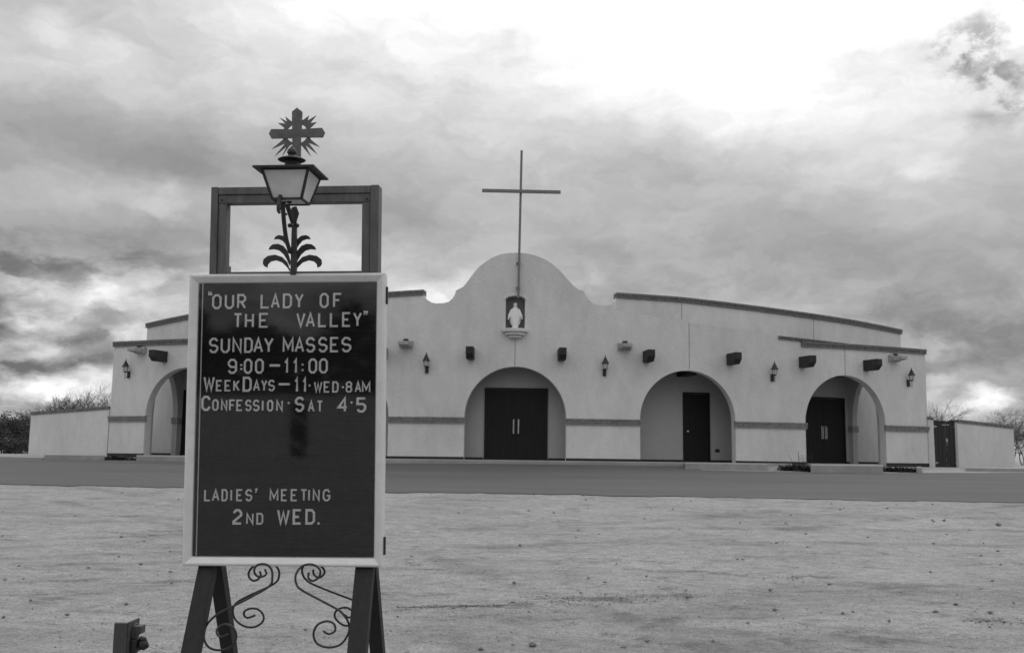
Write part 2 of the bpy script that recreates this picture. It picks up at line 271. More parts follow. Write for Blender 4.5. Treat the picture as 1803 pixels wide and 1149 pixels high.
    for (px, py, rw, rh, rot, dk) in PATCHES:
        d = ray(px, py); q = CAM + d * ((-.27 - CAM.z) / (d.z - .054 * d.y))
        mp = N.new('ShaderNodeMapping'); mp.vector_type = 'TEXTURE'; L.new(wa.outputs[0], mp.inputs[0])
        mp.inputs['Location'].default_value = (q.x + .35, q.y + .25, 0); mp.inputs['Rotation'].default_value = (0, 0, math.radians(rot)); mp.inputs['Scale'].default_value = (rw, rh, 1e6)
        ln = N.new('ShaderNodeVectorMath'); ln.operation = 'LENGTH'; L.new(mp.outputs[0], ln.inputs[0])
        v = mul(v, mr(ln.outputs['Value'], .35, 1.15, dk, 1.0))
    L.new(v, p.inputs['Base Color'])
    b1 = N.new('ShaderNodeBump'); b1.inputs['Strength'].default_value = .8; b1.inputs['Distance'].default_value = .03
    L.new(noise(14, 8, .7), b1.inputs['Height'])
    b2 = N.new('ShaderNodeBump'); b2.inputs['Strength'].default_value = .6; b2.inputs['Distance'].default_value = .008
    L.new(noise(90, 4, .6), b2.inputs['Height']); L.new(b1.outputs[0], b2.inputs['Normal']); L.new(b2.outputs[0], p.inputs['Normal'])
    return mt
M['dirt'] = ground_mat()
M['asphalt'] = mat('worn_asphalt', .082, .92, .16, 1.6, 9, .3, 120, .006, big=.14, bigscale=.6, stretch=(.16, 1.6, 1))
M['stone'] = mat('dirt_clods', .15, .95, .4, 12)

# ------------------------------------------------------------------ builders
class MB:
    def __init__(s): s.v = []; s.f = []
    def add(s, vs, fs):
        o = len(s.v); s.v += [tuple(p) for p in vs]; s.f += [tuple(i + o for i in f) for f in fs]
    def box(s, x0, x1, y0, y1, z0, z1, fn=None):
        vs = [(x, y, z) for x in (x0, x1) for y in (y0, y1) for z in (z0, z1)]
        if fn: vs = [fn(*q) for q in vs]
        s.add(vs, [(0, 1, 3, 2), (4, 6, 7, 5), (0, 4, 5, 1), (2, 3, 7, 6), (0, 2, 6, 4), (1, 5, 7, 3)])
    def hexa(s, a, b):      # two quads (4 pts each) joined
        s.add(list(a) + list(b), [(3, 2, 1, 0), (4, 5, 6, 7)] + [(i, (i + 1) % 4, (i + 1) % 4 + 4, i + 4) for i in range(4)])
    def prism(s, pts, fa, fb):  # outline pts mapped by fa / fb
        n = len(pts); s.add([fa(*p) for p in pts] + [fb(*p) for p in pts],
              [tuple(range(n))[::-1], tuple(range(n, 2 * n))] + [(i, (i + 1) % n, (i + 1) % n + n, i + n) for i in range(n)])
    def tube(s, pts, rad, n=8, cap=True):
        pts = [Vector(p) for p in pts]; k = len(pts)
        if not hasattr(rad, '__len__'): rad = [rad] * k
        o = len(s.v); up = None
        for i, p in enumerate(pts):
            d = (pts[min(i + 1, k - 1)] - pts[max(i - 1, 0)]).normalized()
            if up is None:
                up = d.orthogonal().normalized()
            else:
                up = (up - d * up.dot(d))
                up = up.normalized() if up.length > 1e-6 else d.orthogonal().normalized()
            sd_ = d.cross(up)
            for j in range(n):
                a = 2 * math.pi * j / n
                s.v.append(tuple(p + (up * math.cos(a) + sd_ * math.sin(a)) * rad[i]))
        for i in range(k - 1):
            for j in range(n):
                s.f.append((o + i * n + j, o + i * n + (j + 1) % n, o + (i + 1) * n + (j + 1) % n, o + (i + 1) * n + j))
        if cap:
            s.f.append(tuple(o + j for j in range(n))[::-1]); s.f.append(tuple(o + (k - 1) * n + j for j in range(n)))
    def lathe(s, prof, n=20, c=(0, 0, 0)):
        o = len(s.v)
        for r, z in prof:
            for j in range(n):
                a = 2 * math.pi * j / n; s.v.append((c[0] + r * math.cos(a), c[1] + r * math.sin(a), c[2] + z))
        for i in range(len(prof) - 1):
            for j in range(n): s.f.append((o + i * n + j, o + i * n + (j + 1) % n, o + (i + 1) * n + (j + 1) % n, o + (i + 1) * n + j))
        s.f.append(tuple(o + j for j in range(n))[::-1]); s.f.append(tuple(o + (len(prof) - 1) * n + j for j in range(n)))
    def build(s, name, mt, parent=None, smooth=False, bevel=0.0, xf=None, fix=True):
        me = bpy.data.meshes.new(name)
        me.from_pydata([tuple(xf(*p)) for p in s.v] if xf else s.v, [], s.f)
        if fix:
            bm = bmesh.new(); bm.from_mesh(me); bmesh.ops.recalc_face_normals(bm, faces=bm.faces); bm.to_mesh(me); bm.free()
        me.materials.append(mt)
        if smooth: me.polygons.foreach_set('use_smooth', [True] * len(me.polygons))
        o = bpy.data.objects.new(name, me); COL.objects.link(o)
        if parent: o.parent = parent
        if bevel:
            b = o.modifiers.new('bevel', 'BEVEL'); b.width = bevel; b.segments = 2; b.limit_method = 'ANGLE'
        return o
def thing(name, label, cat, loc=(0, 0, 0), group=None, mtx=None):
    o = bpy.data.objects.new(name, None); COL.objects.link(o); o.empty_display_size = .2
    if mtx is not None: o.matrix_world = mtx
    else: o.location = loc
    o['label'] = label; o['category'] = cat
    if group: o['group'] = group
    return o
def tag(o, label, cat, group=None):
    o['label'] = label; o['category'] = cat
    if group: o['group'] = group
    return o
def structure(o): o['kind'] = 'structure'; return o

# ------------------------------------------------------------------ ground (dirt lot rising to the church)
def gz(y):
    t = y - 5.0
    z = 0.0 if t < -1.5 else (.054 * (t + 1.5) ** 2 / 6.0 if t < 1.5 else .054 * t)
    return min(z, .054 * 23.8)
rng = np.random.RandomState(7)
def vnoise(X, Y, sc, seed):
    r = np.random.RandomState(seed); G = r.rand(256, 256)
    x = X * sc; y = Y * sc; xi = np.floor(x).astype(int); yi = np.floor(y).astype(int); fx = x - xi; fy = y - yi
    fx = fx * fx * (3 - 2 * fx); fy = fy * fy * (3 - 2 * fy)
    g = lambda a, b: G[a % 256, b % 256]
    return (g(xi, yi) * (1 - fx) + g(xi + 1, yi) * fx) * (1 - fy) + (g(xi, yi + 1) * (1 - fx) + g(xi + 1, yi + 1) * fx) * fy - .5
xs = np.concatenate([[-600, -300, -150, -80, -40, -25, -20], np.arange(-17, 17.01, .085), [20, 25, 40, 80, 150, 300, 600]])
ys = [3.4]
while ys[-1] < 30: ys.append(ys[-1] + .018 * (ys[-1] / 3.4) ** 1.15)
ys = np.concatenate([[-600, -200, -60, -20, -5, 0, 2, 2.8], ys, [31, 33, 36, 40, 50, 70, 100, 150, 250, 400, 700]])
XX, YY = np.meshgrid(xs, ys)
hN = (.018 * vnoise(XX, YY * 1.6, .9, 1) + .012 * vnoise(XX * .6, YY * 2, 2.3, 2) + .008 * vnoise(XX, YY, 6.1, 3) + .007 * vnoise(XX, YY, 13.7, 4) + .004 * vnoise(XX, YY, 29., 5))
fade = np.clip((20.0 - YY) / 3, 0, 1) * np.clip((17 - np.abs(XX)) / 3, 0, 1) * np.clip((YY - 2) / 1.5, 0, 1)
ZZ = np.vectorize(gz)(YY) + hN * fade - .004
me = bpy.data.meshes.new('ground')
V = np.stack([XX.ravel(), YY.ravel(), ZZ.ravel()], 1)
nx, ny = len(xs), len(ys)
I = (np.arange(ny - 1)[:, None] * nx + np.arange(nx - 1)[None, :]).ravel()
Fq = np.stack([I, I + 1, I + nx + 1, I + nx], 1)
me.vertices.add(len(V)); me.vertices.foreach_set('co', V.ravel().astype(np.float32))
me.loops.add(Fq.size); me.loops.foreach_set('vertex_index', Fq.ravel().astype(np.int32))
me.polygons.add(len(Fq)); me.polygons.foreach_set('loop_start', (np.arange(len(Fq)) * 4).astype(np.int32))
me.update(calc_edges=True); me.validate()
me.polygons.foreach_set('use_smooth', np.ones(len(Fq), bool))
me.materials.append(M['dirt'])
go = bpy.data.objects.new('ground', me); COL.objects.link(go); structure(go)

def on_slope(px, py, dz=0.0):
    d = ray(px, py); t = 20.0
    for _ in range(60):
        z = gz(t * d.y) + dz; t = (z - CAM.z) / d.z if abs(d.z) > 1e-9 else t
        t = .5 * t + .5 * (z - CAM.z) / d.z
    return CAM + d * t
# analytic on the straight part of the slope
def slope_pt(px, py, dz=0.0):
    d = ray(px, py); t = (.054 * -5.0 + dz - CAM.z) / (d.z - .054 * d.y); return CAM + d * t
near = [(-500, 845), (0, 853), (330, 858), (680, 866), (900, 869), (1200, 874), (1500, 880), (1803, 885), (2300, 894)]
far = [(-500, 802), (0, 804), (330, 812.5), (680, 815), (950, 816.6), (1203, 817.4), (1207, 827), (1420, 831), (1560, 832.5), (1803, 832), (2300, 840)]
nearP = [slope_pt(*p) for p in near]; farP = [slope_pt(*p) for p in far]
def lin(P, x):
    for a, b in zip(P, P[1:]):
        if a.x <= x <= b.x or b is P[-1] or (a is P[0] and x < a.x):
            return a.y + (b.y - a.y) * (x - a.x) / (b.x - a.x)
mb = MB(); k = 0
XR = sorted(set(list(np.concatenate([np.arange(-60, -14, 1.0), np.arange(-14, 14, .12), np.arange(14, 60.1, 1.0)])) + [p.x for p in farP]))
for x in XR:
    y0 = lin(nearP, x) + .10 * math.sin(x * 2.1) * math.sin(x * .7) + .07 * math.sin(x * 5.3 + 1) * math.sin(x * 1.3) + .06 * math.sin(x * 13.7) * math.sin(x * 3.1); y1 = lin(farP, x)
    for j in range(4):
        y = y0 + (y1 - y0) * j / 3; mb.v.append((x, y, .054 * (y - 5) + .006))
for i in range(len(XR) - 1):
    for j in range(3): mb.f.append((i * 4 + j, i * 4 + 4 + j, i * 4 + 5 + j, i * 4 + 1 + j))
structure(mb.build('asphalt_road', M['asphalt'], fix=False))

# clods and pebbles strewn over the lot
mb = MB(); random.seed(3)
def rock(mb, x, y, z, r, fl=.6):
    vs = []
    for (a, b, c) in ((1, 0, 0), (-1, 0, 0), (0, 1, 0), (0, -1, 0), (0, 0, 1), (0, 0, -1)):
        q = r * random.uniform(.7, 1.3); vs.append((x + a * q * 1.3, y + b * q, z + c * q * fl))
    mb.add(vs, [(0, 2, 4), (2, 1, 4), (1, 3, 4), (3, 0, 4), (2, 0, 5), (1, 2, 5), (3, 1, 5), (0, 3, 5)])
def gh(x, y): return gz(y)
for i in range(6500):
    y = 4.5 + 15 * random.random() ** 1.4; x = random.uniform(-.56, .56) * y
    r = .002 + .006 * random.random() ** 3
    if random.random() < .03: r = random.uniform(.012, .022)
    rock(mb, x, y, gh(x, y) + r * .3, r)
# a line of scraped clods and the stick-like streak in the foreground
for i in range(1500):
    t = min(max(random.choice((.05, .12, .2, .3, .33, .37, .5, .62, .68, .8, .9)) + random.gauss(0, .035), 0), 1); px = 700 + 560 * t; py = (1069 - 10 * t if t < .38 else 1065 - 22 * (t - .2)) + random.gauss(0, 1.3 + (5 if t > .38 else 0))
    p = on_slope(px, py); r = .0025 + .006 * random.random() ** 3
    rock(mb, p.x, p.y, p.z + r * .3, r)
for (px, py, n_, sp) in ((1420, 1018, 60, 26), (815, 1067, 26, 14), (960, 1052, 60, 30), (1740, 1092, 50, 30), (1370, 955, 20, 10)):
    for i in range(n_):
        p = on_slope(px + random.gauss(0, sp), py + random.gauss(0, sp * .14)); r = .004 + .008 * random.random() ** 2
        rock(mb, p.x, p.y, p.z + r * .3, r)
o = mb.build('dirt_clods', M['stone'], fix=False); o['kind'] = 'stuff'; tag(o, 'small dark clods and pebbles strewn over the dirt lot', 'gravel')
o = None
for i, (px, py, r) in enumerate(((905, 1026, .03), (903, 1061, .032), (936, 1137, .04), (1211, 1052, .03), (1757, 925, .06), (1663, 917, .04), (1364, 1074, .028), (1566, 1094, .025), (700, 1085, .018), (1748, 1024, .03))):
    mb = MB(); p = on_slope(px, py); random.seed(50 + i)
    r *= .78; rock(mb, 0, 0, 0, r, .7)
    s_ = mb.build('stone', M['stone'], bevel=r * .25); s_.location = (p.x, p.y, p.z + r * .35)
    lab = ['small dark stone on the dirt above the long scrape mark', 'small dark stone at the right end of the thin scrape line', 'dark stone at the bottom edge right of the sign',
           'paired dark clod on the dirt in the middle foreground', 'largest clod lying near the road at far right', 'clod near the road left of the largest one',
           'small clod low on the dirt right of centre', 'small clod in the lower right dirt before a dark patch', 'tiny clod beside the right leg of the sign', 'small clod at the far right middle of the lot'][i]
    tag(s_, lab, 'stone', 'stones lying on the dirt lot')

# ------------------------------------------------------------------ church
X0, YF, RF = .1, 29.3, 30.0          # front screen wall: convex arc
YB, RB = 30.5, 23.5                  # body wall behind it
def arcF(s, off, z):                 # off > 0 goes into the building
    a = s / RF; r = RF - off; return (X0 + r * math.sin(a), YF + RF - r * math.cos(a), z)
def arcB(s, off, z):
    a = s / RB; r = RB - off; return (X0 + r * math.sin(a), YB + RB - r * math.cos(a), z)
def hit(px, py, Y0, R):
    d = ray(px, py); cx, cy = X0, Y0 + R
    a = d.x ** 2 + d.y ** 2; b = 2 * (d.x * (CAM.x - cx) + d.y * (CAM.y - cy)); c = (CAM.x - cx) ** 2 + (CAM.y - cy) ** 2 - R * R
    t = (-b - math.sqrt(b * b - 4 * a * c)) / (2 * a); p = CAM + d * t
    return math.atan2(p.x - cx, cy - p.y) * R, p.z
hF = lambda px, py: hit(px, py, YF, RF)
hB = lambda px, py: hit(px, py, YB, RB)
FL = 1.35                                              # porch floor level
church = thing('church', 'pale stucco mission style church with arched porch, curved gable and brick trimmed parapets', 'church', (X0, 31, FL))
cinv = Matrix.Translation((-X0, -31, -FL))
def cx(*p): return (p[0] - X0, p[1] - 31, p[2] - FL)    # world to church-local
def cpart(mb, name, mt, parent=None, **k):
    return mb.build(name, mt, parent or church, xf=cx, **k)
def zbase(s): return 1.345 - .06 * (abs(s) / 13) ** 2
prof_px = [(202, 606), (332, 599), (372, 596), (380, 588), (440, 577), (560, 562), (680, 553), (744, 546), (745, 521), (747, 523), (753, 528), (760, 532.5), (768, 534), (780, 533.5), (790, 531), (797, 525), (801, 518), (803, 511),
           (808, 508.5), (815, 505), (822, 497), (832, 483), (842, 471), (853, 462), (866, 453.5), (880, 448), (895, 445.3), (912, 444.6), (928, 446), (943, 449.5), (958, 455.5), (972, 464), (985, 475), (997, 489), (1010, 503), (1018, 509.5), (1028, 512),
           (1031, 519), (1036, 527), (1044, 533.5), (1055, 537), (1066, 538), (1075, 536), (1082, 530), (1084, 525), (1085, 545), (1200, 566), (1370, 590), (1409, 601), (1411, 604), (1628, 617)]
prof = [hF(*p) for p in prof_px]; SL, SR = -13.5, 13.95
prof[0] = (SL, 5.0); prof[-1] = (SR, 5.09)
def ztop(s): return float(np.interp(s, [p[0] for p in prof], [p[1] for p in prof]))
ARCH = [(-10.5, 1.5), (-5.22, 1.49), (.03, 1.5), (5.22, 1.49), (10.6, 1.52)]; ZS = 2.585
nch = [hF(890, 578)[0], hF(924, 578)[0]]; nz0 = hF(907, 579)[1]; nz1 = hF(907, 527)[1]; nzt = hF(907, 520.5)[1]
nc = (nch[0] + nch[1]) / 2; nw = (nch[1] - nch[0]) / 2
TH = .28
def spans(s):
    lo, hi = zbase(s), ztop(s)
    cut = []
    for c, r in ARCH:
        d = abs(s - c)
        if d < r - 1e-6: cut.append((lo, ZS + math.sqrt(max(r * r - d * d, 0))))
    if abs(s - nc) < nw - 1e-6: cut.append((nz0, nz1 + (nzt - nz1) * math.sqrt(max(0, 1 - ((s - nc) / nw) ** 2))))
    cut.sort(); sp = []; z = lo
    for a, b in cut:
        if a > z + 1e-6: sp.append((z, a))
        z = b
    sp.append((z, hi)); return sp
S_ = set(np.arange(SL, SR, .12).round(4)) | {p[0] for p in prof} | {SL, SR}
brk = []
for c, r in ARCH:
    for a in np.linspace(0, math.pi, 49): S_.add(c + r * math.cos(a) * (1 - 1e-9))
    brk += [c - r, c + r]
for a in np.linspace(0, math.pi, 13): S_.add(nc + nw * math.cos(a))
brk += [nc - nw, nc + nw]
S_ = sorted(x for x in S_ if SL <= x <= SR)
S2 = [S_[0]]
for x in S_[1:]:
    if x - S2[-1] > 1e-4: S2.append(x)
mb = MB()
for a, b in zip(S2, S2[1:]):
    mid = (a + b) / 2; sm = spans(mid); n = len(sm)
    def at(s):
        e = s + (1e-5 if s == a else -1e-5); sp = spans(e)
        return sp if len(sp) == n else sm
    A, B = at(a), at(b)
    for i in range(n):
        (a0, a1), (b0, b1) = A[i], B[i]
        P = [arcF(a, 0, a0), arcF(b, 0, b0), arcF(b, 0, b1), arcF(a, 0, a1), arcF(a, TH, a0), arcF(b, TH, b0), arcF(b, TH, b1), arcF(a, TH, a1)]
        mb.add(P, [(0, 1, 2, 3), (7, 6, 5, 4), (3, 2, 6, 7), (4, 5, 1, 0)])
def jamb(s, z0, z1, flip):
    mb.add([arcF(s, 0, z0), arcF(s, 0, z1), arcF(s, TH, z1), arcF(s, TH, z0)], [(0, 1, 2, 3) if flip else (3, 2, 1, 0)])
for c, r in ARCH: jamb(c - r, zbase(c - r), ZS, False); jamb(c + r, zbase(c + r), ZS, True)
jamb(nc - nw, nz0, nz1, False); jamb(nc + nw, nz0, nz1, True)
jamb(SL, zbase(SL), ztop(SL), True); jamb(SR, zbase(SR), ztop(SR), False)
cpart(mb, 'front_wall', M['stucco'], fix=False)

def sweep(f, s0, s1, offs, z0, z1, step=.3):            # solid strip following the arc; z0/z1 numbers or functions
    mb = MB(); n = max(1, int(abs(s1 - s0) / step)); g0 = z0 if callable(z0) else (lambda s: z0); g1 = z1 if callable(z1) else (lambda s: z1)
    ss = [s0 + (s1 - s0) * i / n for i in range(n + 1)]
    for s in ss: mb.v += [f(s, offs[0], g0(s)), f(s, offs[0], g1(s)), f(s, offs[1], g1(s)), f(s, offs[1], g0(s))]
    for i in range(n):
        for j in range(4): mb.f.append((i * 4 + j, i * 4 + (j + 1) % 4, i * 4 + 4 + (j + 1) % 4, i * 4 + 4 + j))
    mb.f.append((0, 1, 2, 3)); mb.f.append((n * 4, n * 4 + 3, n * 4 + 2, n * 4 + 1)); return mb
# body wall (doors stand in it), parapet as measured
bcap = [(-13.46, 5.87), (-11.5, 6.05), (-9, 6.25), (-6, 6.42), (-2.86, 6.575), (3.15, 6.565), (5.29, 6.51), (7.28, 6.40), (9.45, 6.295), (11.94, 6.185), (14.5, 6.055)]
def zcap(s): return float(np.interp(s, [p[0] for p in bcap], [p[1] for p in bcap]))
BL, BR = -13.46, 14.5
doors = [('d2', hB(1226, 750)[0], .78, 1), ('dr', None, 1.80, 2), ('dl', None, 1.80, 2), ('d3', -hB(1226, 750)[0], .78, 1)]
sdr = hB(1486, 760)[0] - .92
doors = [(hB(1226, 750)[0], .80, 1), (sdr, 1.82, 2), (-sdr, 1.82, 2), (-hB(1226, 750)[0], .80, 1)]
k_ = sweep(arcB, BL, -2.86, (0, .3), 1.3, lambda s: zcap(s) - .17); k2_ = sweep(arcB, 3.15, BR, (0, .3), 1.3, lambda s: zcap(s) - .17); k_.add(k2_.v, k2_.f); k2_ = sweep(arcB, -2.86, 3.15, (.002, .298), 1.3, 5.4); k_.add(k2_.v, k2_.f)
cpart(k_, 'body_wall', M['stucco'])
for s_, sg in ((BL, -1), (BR, 1)):
    mb = MB(); x, y, z = arcB(s_, .31, 0); zt = zcap(s_) - .02; mb.box(x - .15, x + .15, y, 46, 1.3, zt); cpart(mb, 'side_wall', M['stucco'])
mb = MB(); mb.box(arcB(BL, .3, 0)[0] + .16, arcB(BR, .3, 0)[0] - .16, 45.7, 46, 1.3, 5.9); cpart(mb, 'rear_wall', M['stucco'])
mb = MB(); pts = [arcB(s, .31, 0)[:2] for s in np.linspace(BL + .2, BR - .2, 30)] + [(13.4, 45.7), (-12.4, 45.7)]
mb.prism(pts, lambda x, y: (x, y, 5.45), lambda x, y: (x, y, 5.55)); cpart(mb, 'flat_roof', M['roof'])
# vestibule block behind the centre arch
VO = .82
cpart(sweep(arcF, -2.3, 2.36, (VO, VO + .6), 1.3, 4.6), 'vestibule_wall', M['stucco_shade'])
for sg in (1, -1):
    a_, b_ = sorted((sg * 2.2, sg * 11.75)); cpart(sweep(arcB, a_, b_, (-.004, .05), FL, 4.19), 'porch_shade_liner', M['stucco_shade'])  # thin sheet over the body wall, darkened to deepen the porch shade
# porch ceiling, ending at the two end walls
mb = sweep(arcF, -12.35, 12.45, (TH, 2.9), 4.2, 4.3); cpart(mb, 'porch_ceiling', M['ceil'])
# porch roof deck edge behind the parapet is the same slab; dark beams under the ceiling
for px in (1226, ):
    s0 = hF(px, 655)[0]
    for sg in (1, -1):
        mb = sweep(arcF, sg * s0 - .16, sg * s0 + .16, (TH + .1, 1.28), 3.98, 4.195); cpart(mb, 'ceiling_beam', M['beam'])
# end walls of the porch with their own arched openings
def end_wall(sc, sg):
    mb = MB(); t0, t1 = TH + .003, None
    x0, y0, _ = arcF(sc, TH, 0)
    # body wall distance along the radial direction
    d = 0.5
    while True:
        p = arcF(sc, TH + d, 0); rr = math.hypot(p[0] - X0, p[1] - (YB + RB))
        if rr < RB or d > 5: break
        d += .02
    D = d - .02
    u0_, u1_ = TH + .12, TH + D - .20; c, r = (u0_ + u1_) / 2, (u1_ - u0_) / 2; print('end wall depth', D)
    zs = ZS; th = .2
    us = sorted(set([TH + .003, TH + D, c - r, c + r] + [c + r * math.cos(a) for a in np.linspace(0, math.pi, 25)]))
    def P(u, z, w): return arcF(sc + w * sg, u, z)
    def lo(u, mid):
        return zs + math.sqrt(max(r * r - (u - c) ** 2, 0)) / r * 1.45 if abs(mid - c) < r else 1.35
    for a, b in zip(us, us[1:]):
        if b - a < 1e-5: continue
        m_ = (a + b) / 2; la, lb = lo(a, m_), lo(b, m_)
        q = [P(a, la, 0), P(b, lb, 0), P(b, 4.6, 0), P(a, 4.6, 0)]; q2 = [P(a, la, th), P(b, lb, th), P(b, 4.6, th), P(a, 4.6, th)]
        mb.add(q + q2, [(0, 1, 2, 3), (7, 6, 5, 4), (0, 4, 5, 1), (3, 2, 6, 7)])
    for u in (c - r, c + r): mb.add([P(u, 1.35, 0), P(u, zs, 0), P(u, zs, th), P(u, 1.35, th)], [(0, 1, 2, 3)])
    o = cpart(mb, 'porch_end_wall', M['stucco_shade'])
    mb = MB()
    for (u0, u1) in ((c + r - .03, TH + D), ):
        q = []
        for z in (ZS - .2, ZS):
            q += [P(u0, z, -.04), P(u1, z, -.04), P(u1, z, th + .04), P(u0, z, th + .04)]
        mb.add(q, [(0, 1, 2, 3), (7, 6, 5, 4), (0, 4, 5, 1), (1, 5, 6, 2), (2, 6, 7, 3), (3, 7, 4, 0)])
    cpart(mb, 'tile_band', M['band'])
end_wall(12.16, 1); end_wall(-12.04, -1)

# brick trims made of single bricks, joined per run
def brick_run(f, s0, s1, o0, o1, zf0, zf1, name='tile_band', bw=.068, gap=.008, seed=0, rows=((0, 1),)):
    rnd = random.Random(seed); mb = MB(); n = max(1, int((s1 - s0) / bw)); w = (s1 - s0) / n
    for (r0, r1, extra) in rows:
        for i in range(n):
            a = s0 + i * w + gap / 2; b = a + w - gap; j = rnd.uniform(-.004, .004)
            z0 = zf0((a + b) / 2) + (zf1((a + b) / 2) - zf0((a + b) / 2)) * r0 + .003; z1 = zf0((a + b) / 2) + (zf1((a + b) / 2) - zf0((a + b) / 2)) * r1 - .003
            mb.hexa([f(a, o0 - extra + j, z0), f(b, o0 - extra + j, z0), f(b, o0 - extra + j, z1), f(a, o0 - extra + j, z1)],
                    [f(a, o1, z0), f(b, o1, z0), f(b, o1, z1), f(a, o1, z1)])
    return mb
def band(s0, s1, seed):
    k = brick_run(arcF, s0, s1, -.045, .03, lambda s: ZS - .185, lambda s: ZS, seed=seed, rows=((0, .30, .0), (.34, .66, .012), (.70, 1, .028)))
    k2 = sweep(arcF, s0 + .005, s1 - .005, (-.030, .02), ZS - .175, ZS - .01); k.add(k2.v, k2.f)
    o = cpart(k, 'tile_band', M['band'], fix=False); o['kind'] = 'stuff'
edges = [SL - .04]
for c, r in ARCH: edges += [c - r + .04, c + r - .04]
edges.append(SR + .04)
for i in range(0, len(edges), 2): band(edges[i], edges[i + 1], i)
for i in range(0, len(edges), 2):
    a, b = edges[i] + .035 * (1 if i else 1), edges[i + 1] - .035
    cpart(sweep(arcF, a, b, (-.004, .02), lambda s: zbase(s) + .002, lambda s: max(zbase(s) + .085, 1.345 + .055)), 'base_strip', M['base'])
def cap(f, s0, s1, zf, seed, th=.17, deep=.36, par='parapet_cap'):
    k = brick_run(f, s0, s1, -.05, deep, lambda s: zf(s) - th, lambda s: zf(s), seed=seed, bw=.1, rows=((0, .45, 0), (.5, 1, .015)))
    k2 = sweep(f, s0 + .01, s1 - .01, (-.035, deep - .02), lambda s: zf(s) - th + .008, lambda s: zf(s) - .01); k.add(k2.v, k2.f)
    o = cpart(k, par, M['brick'], fix=False); o['kind'] = 'stuff'
zlow = lambda s: 5.09 if s > 0 else 5.0
cap(arcF, hF(1410, 600)[0], SR + .03, lambda s: 5.10, 31, deep=.5)
cap(arcF, SL - .03, hF(372, 596)[0], lambda s: 4.995, 32, deep=.5)
cap(arcB, 3.15, BR + .05, zcap, 33); cap(arcB, BL - .05, -2.86, zcap, 34)
# body wall behind the gable, up to where the caps stop; rear roof parapet seen at right
sw0, sw1 = hF(1370, 593)[0], hF(1490, 606)[0]; cap(arcF, sw0, sw1, lambda s: hF(1370, 591)[1] + (5.112 - hF(1370, 591)[1]) * (s - sw0) / (sw1 - sw0), 35, th=.10, deep=.48)

# stucco control joints
def joint(f, h, px0, py0, py1, sym=False):
    s0, z0 = h(px0, py0); _, z1 = h(px0, py1)
    for sg in ((1, -1) if sym else (1,)):
        cpart(sweep(f, sg * s0 - .009, sg * s0 + .009, (-.003, .01), z1, z0), 'control_joint', M['joint'])
joint(arcF, hF, 1213, 568, 650); joint(arcF, hF, 1487, 612, 660); joint(arcF, hF, 907, 598, 644)
joint(arcB, hB, 1200, 532, 562); joint(arcB, hB, 1432, 556, 596)

# doors
def door(s, w, leaves, f, off, h=2.11):
    d = thing_part('double_door' if leaves == 2 else 'door')
    mb = sweep(f, s - w / 2 - .05, s - w / 2, (off - .04, off + .02), FL, FL + h + .05); k = sweep(f, s + w / 2, s + w / 2 + .05, (off - .04, off + .02), FL, FL + h + .05); mb.add(k.v, k.f)
    k = sweep(f, s - w / 2 + .001, s + w / 2 - .001, (off - .04, off + .02), FL + h, FL + h + .049); mb.add(k.v, k.f)
    if leaves == 2: k = sweep(f, s - .03, s + .03, (off - .012, off + .015), FL + .01, FL + h - .01, step=5); mb.add(k.v, k.f)
    fr = mb.build('door_frame', M['door'], church, xf=cx)
    lw = w / leaves
    for i in range(leaves):
        a = s - w / 2 + i * lw + .006; b = a + lw - .012
        lf = sweep(f, a, b, (off - .022, off + .02), FL + .012, FL + h - .008, step=5).build('door_leaf', M['door'], fr, xf=cx)
        hx = (b - .07 if i == 0 else a + .07) if leaves == 2 else b - .07
        if leaves == 2:
            mb = MB(); zc = FL + 1.0
            mb.tube([f(hx, off - .022, zc - .2), f(hx, off - .09, zc - .2), f(hx, off - .09, zc + .2), f(hx, off - .022, zc + .2)], .014, 6)
            p = sweep(f, hx - .022, hx + .022, (off - .028, off - .02), zc - .215, zc + .215); mb.add(p.v, p.f)
        else:
            mb = MB(); hx = a + .08; mb.tube([f(hx, off - .02, FL + .95), f(hx, off - .08, FL + .95)], .028, 10)
        mb.build('handle', M['handle'], lf, xf=cx)
def thing_part(n): return None
sC0, _ = hit(853, 750, YF + VO, RF - VO); sC1, _ = hit(964, 750, YF + VO, RF - VO)
fV = lambda s, off, z: arcF(s, VO + off, z)
k = RF / (RF - VO)
door((sC0 + sC1) / 2 * k, (sC1 - sC0) * k - .1, 2, fV, 0)
for s, w, n in doors: door(s, w, n, arcB, 0)
mb = MB(); s0, z0 = hB(1263, 793); mb = sweep(arcB, s0 - .07, s0 + .07, (-.02, .01), z0 - .05, z0 + .05); cpart(mb, 'wall_outlet', M['base'])
# black base inside the porch
for (a, b) in ((2.9, doors[0][0] - .46), (doors[0][0] + .46, doors[1][0] - .97), (doors[1][0] + .97, BR)):
    for sg in (1, -1):
        s0, s1 = sorted((a * sg, b * sg))
        cpart(sweep(arcB, s0, s1, (-.010, .02), FL - .02, FL + .07), 'base_strip', M['base'])
for (a, b) in ((-2.3, (sC0) * k - .02), (sC1 * k + .02, 2.36)):
    cpart(sweep(arcF, a, b, (VO - .004, VO + .02), FL - .02, FL + .07), 'base_strip', M['base'])

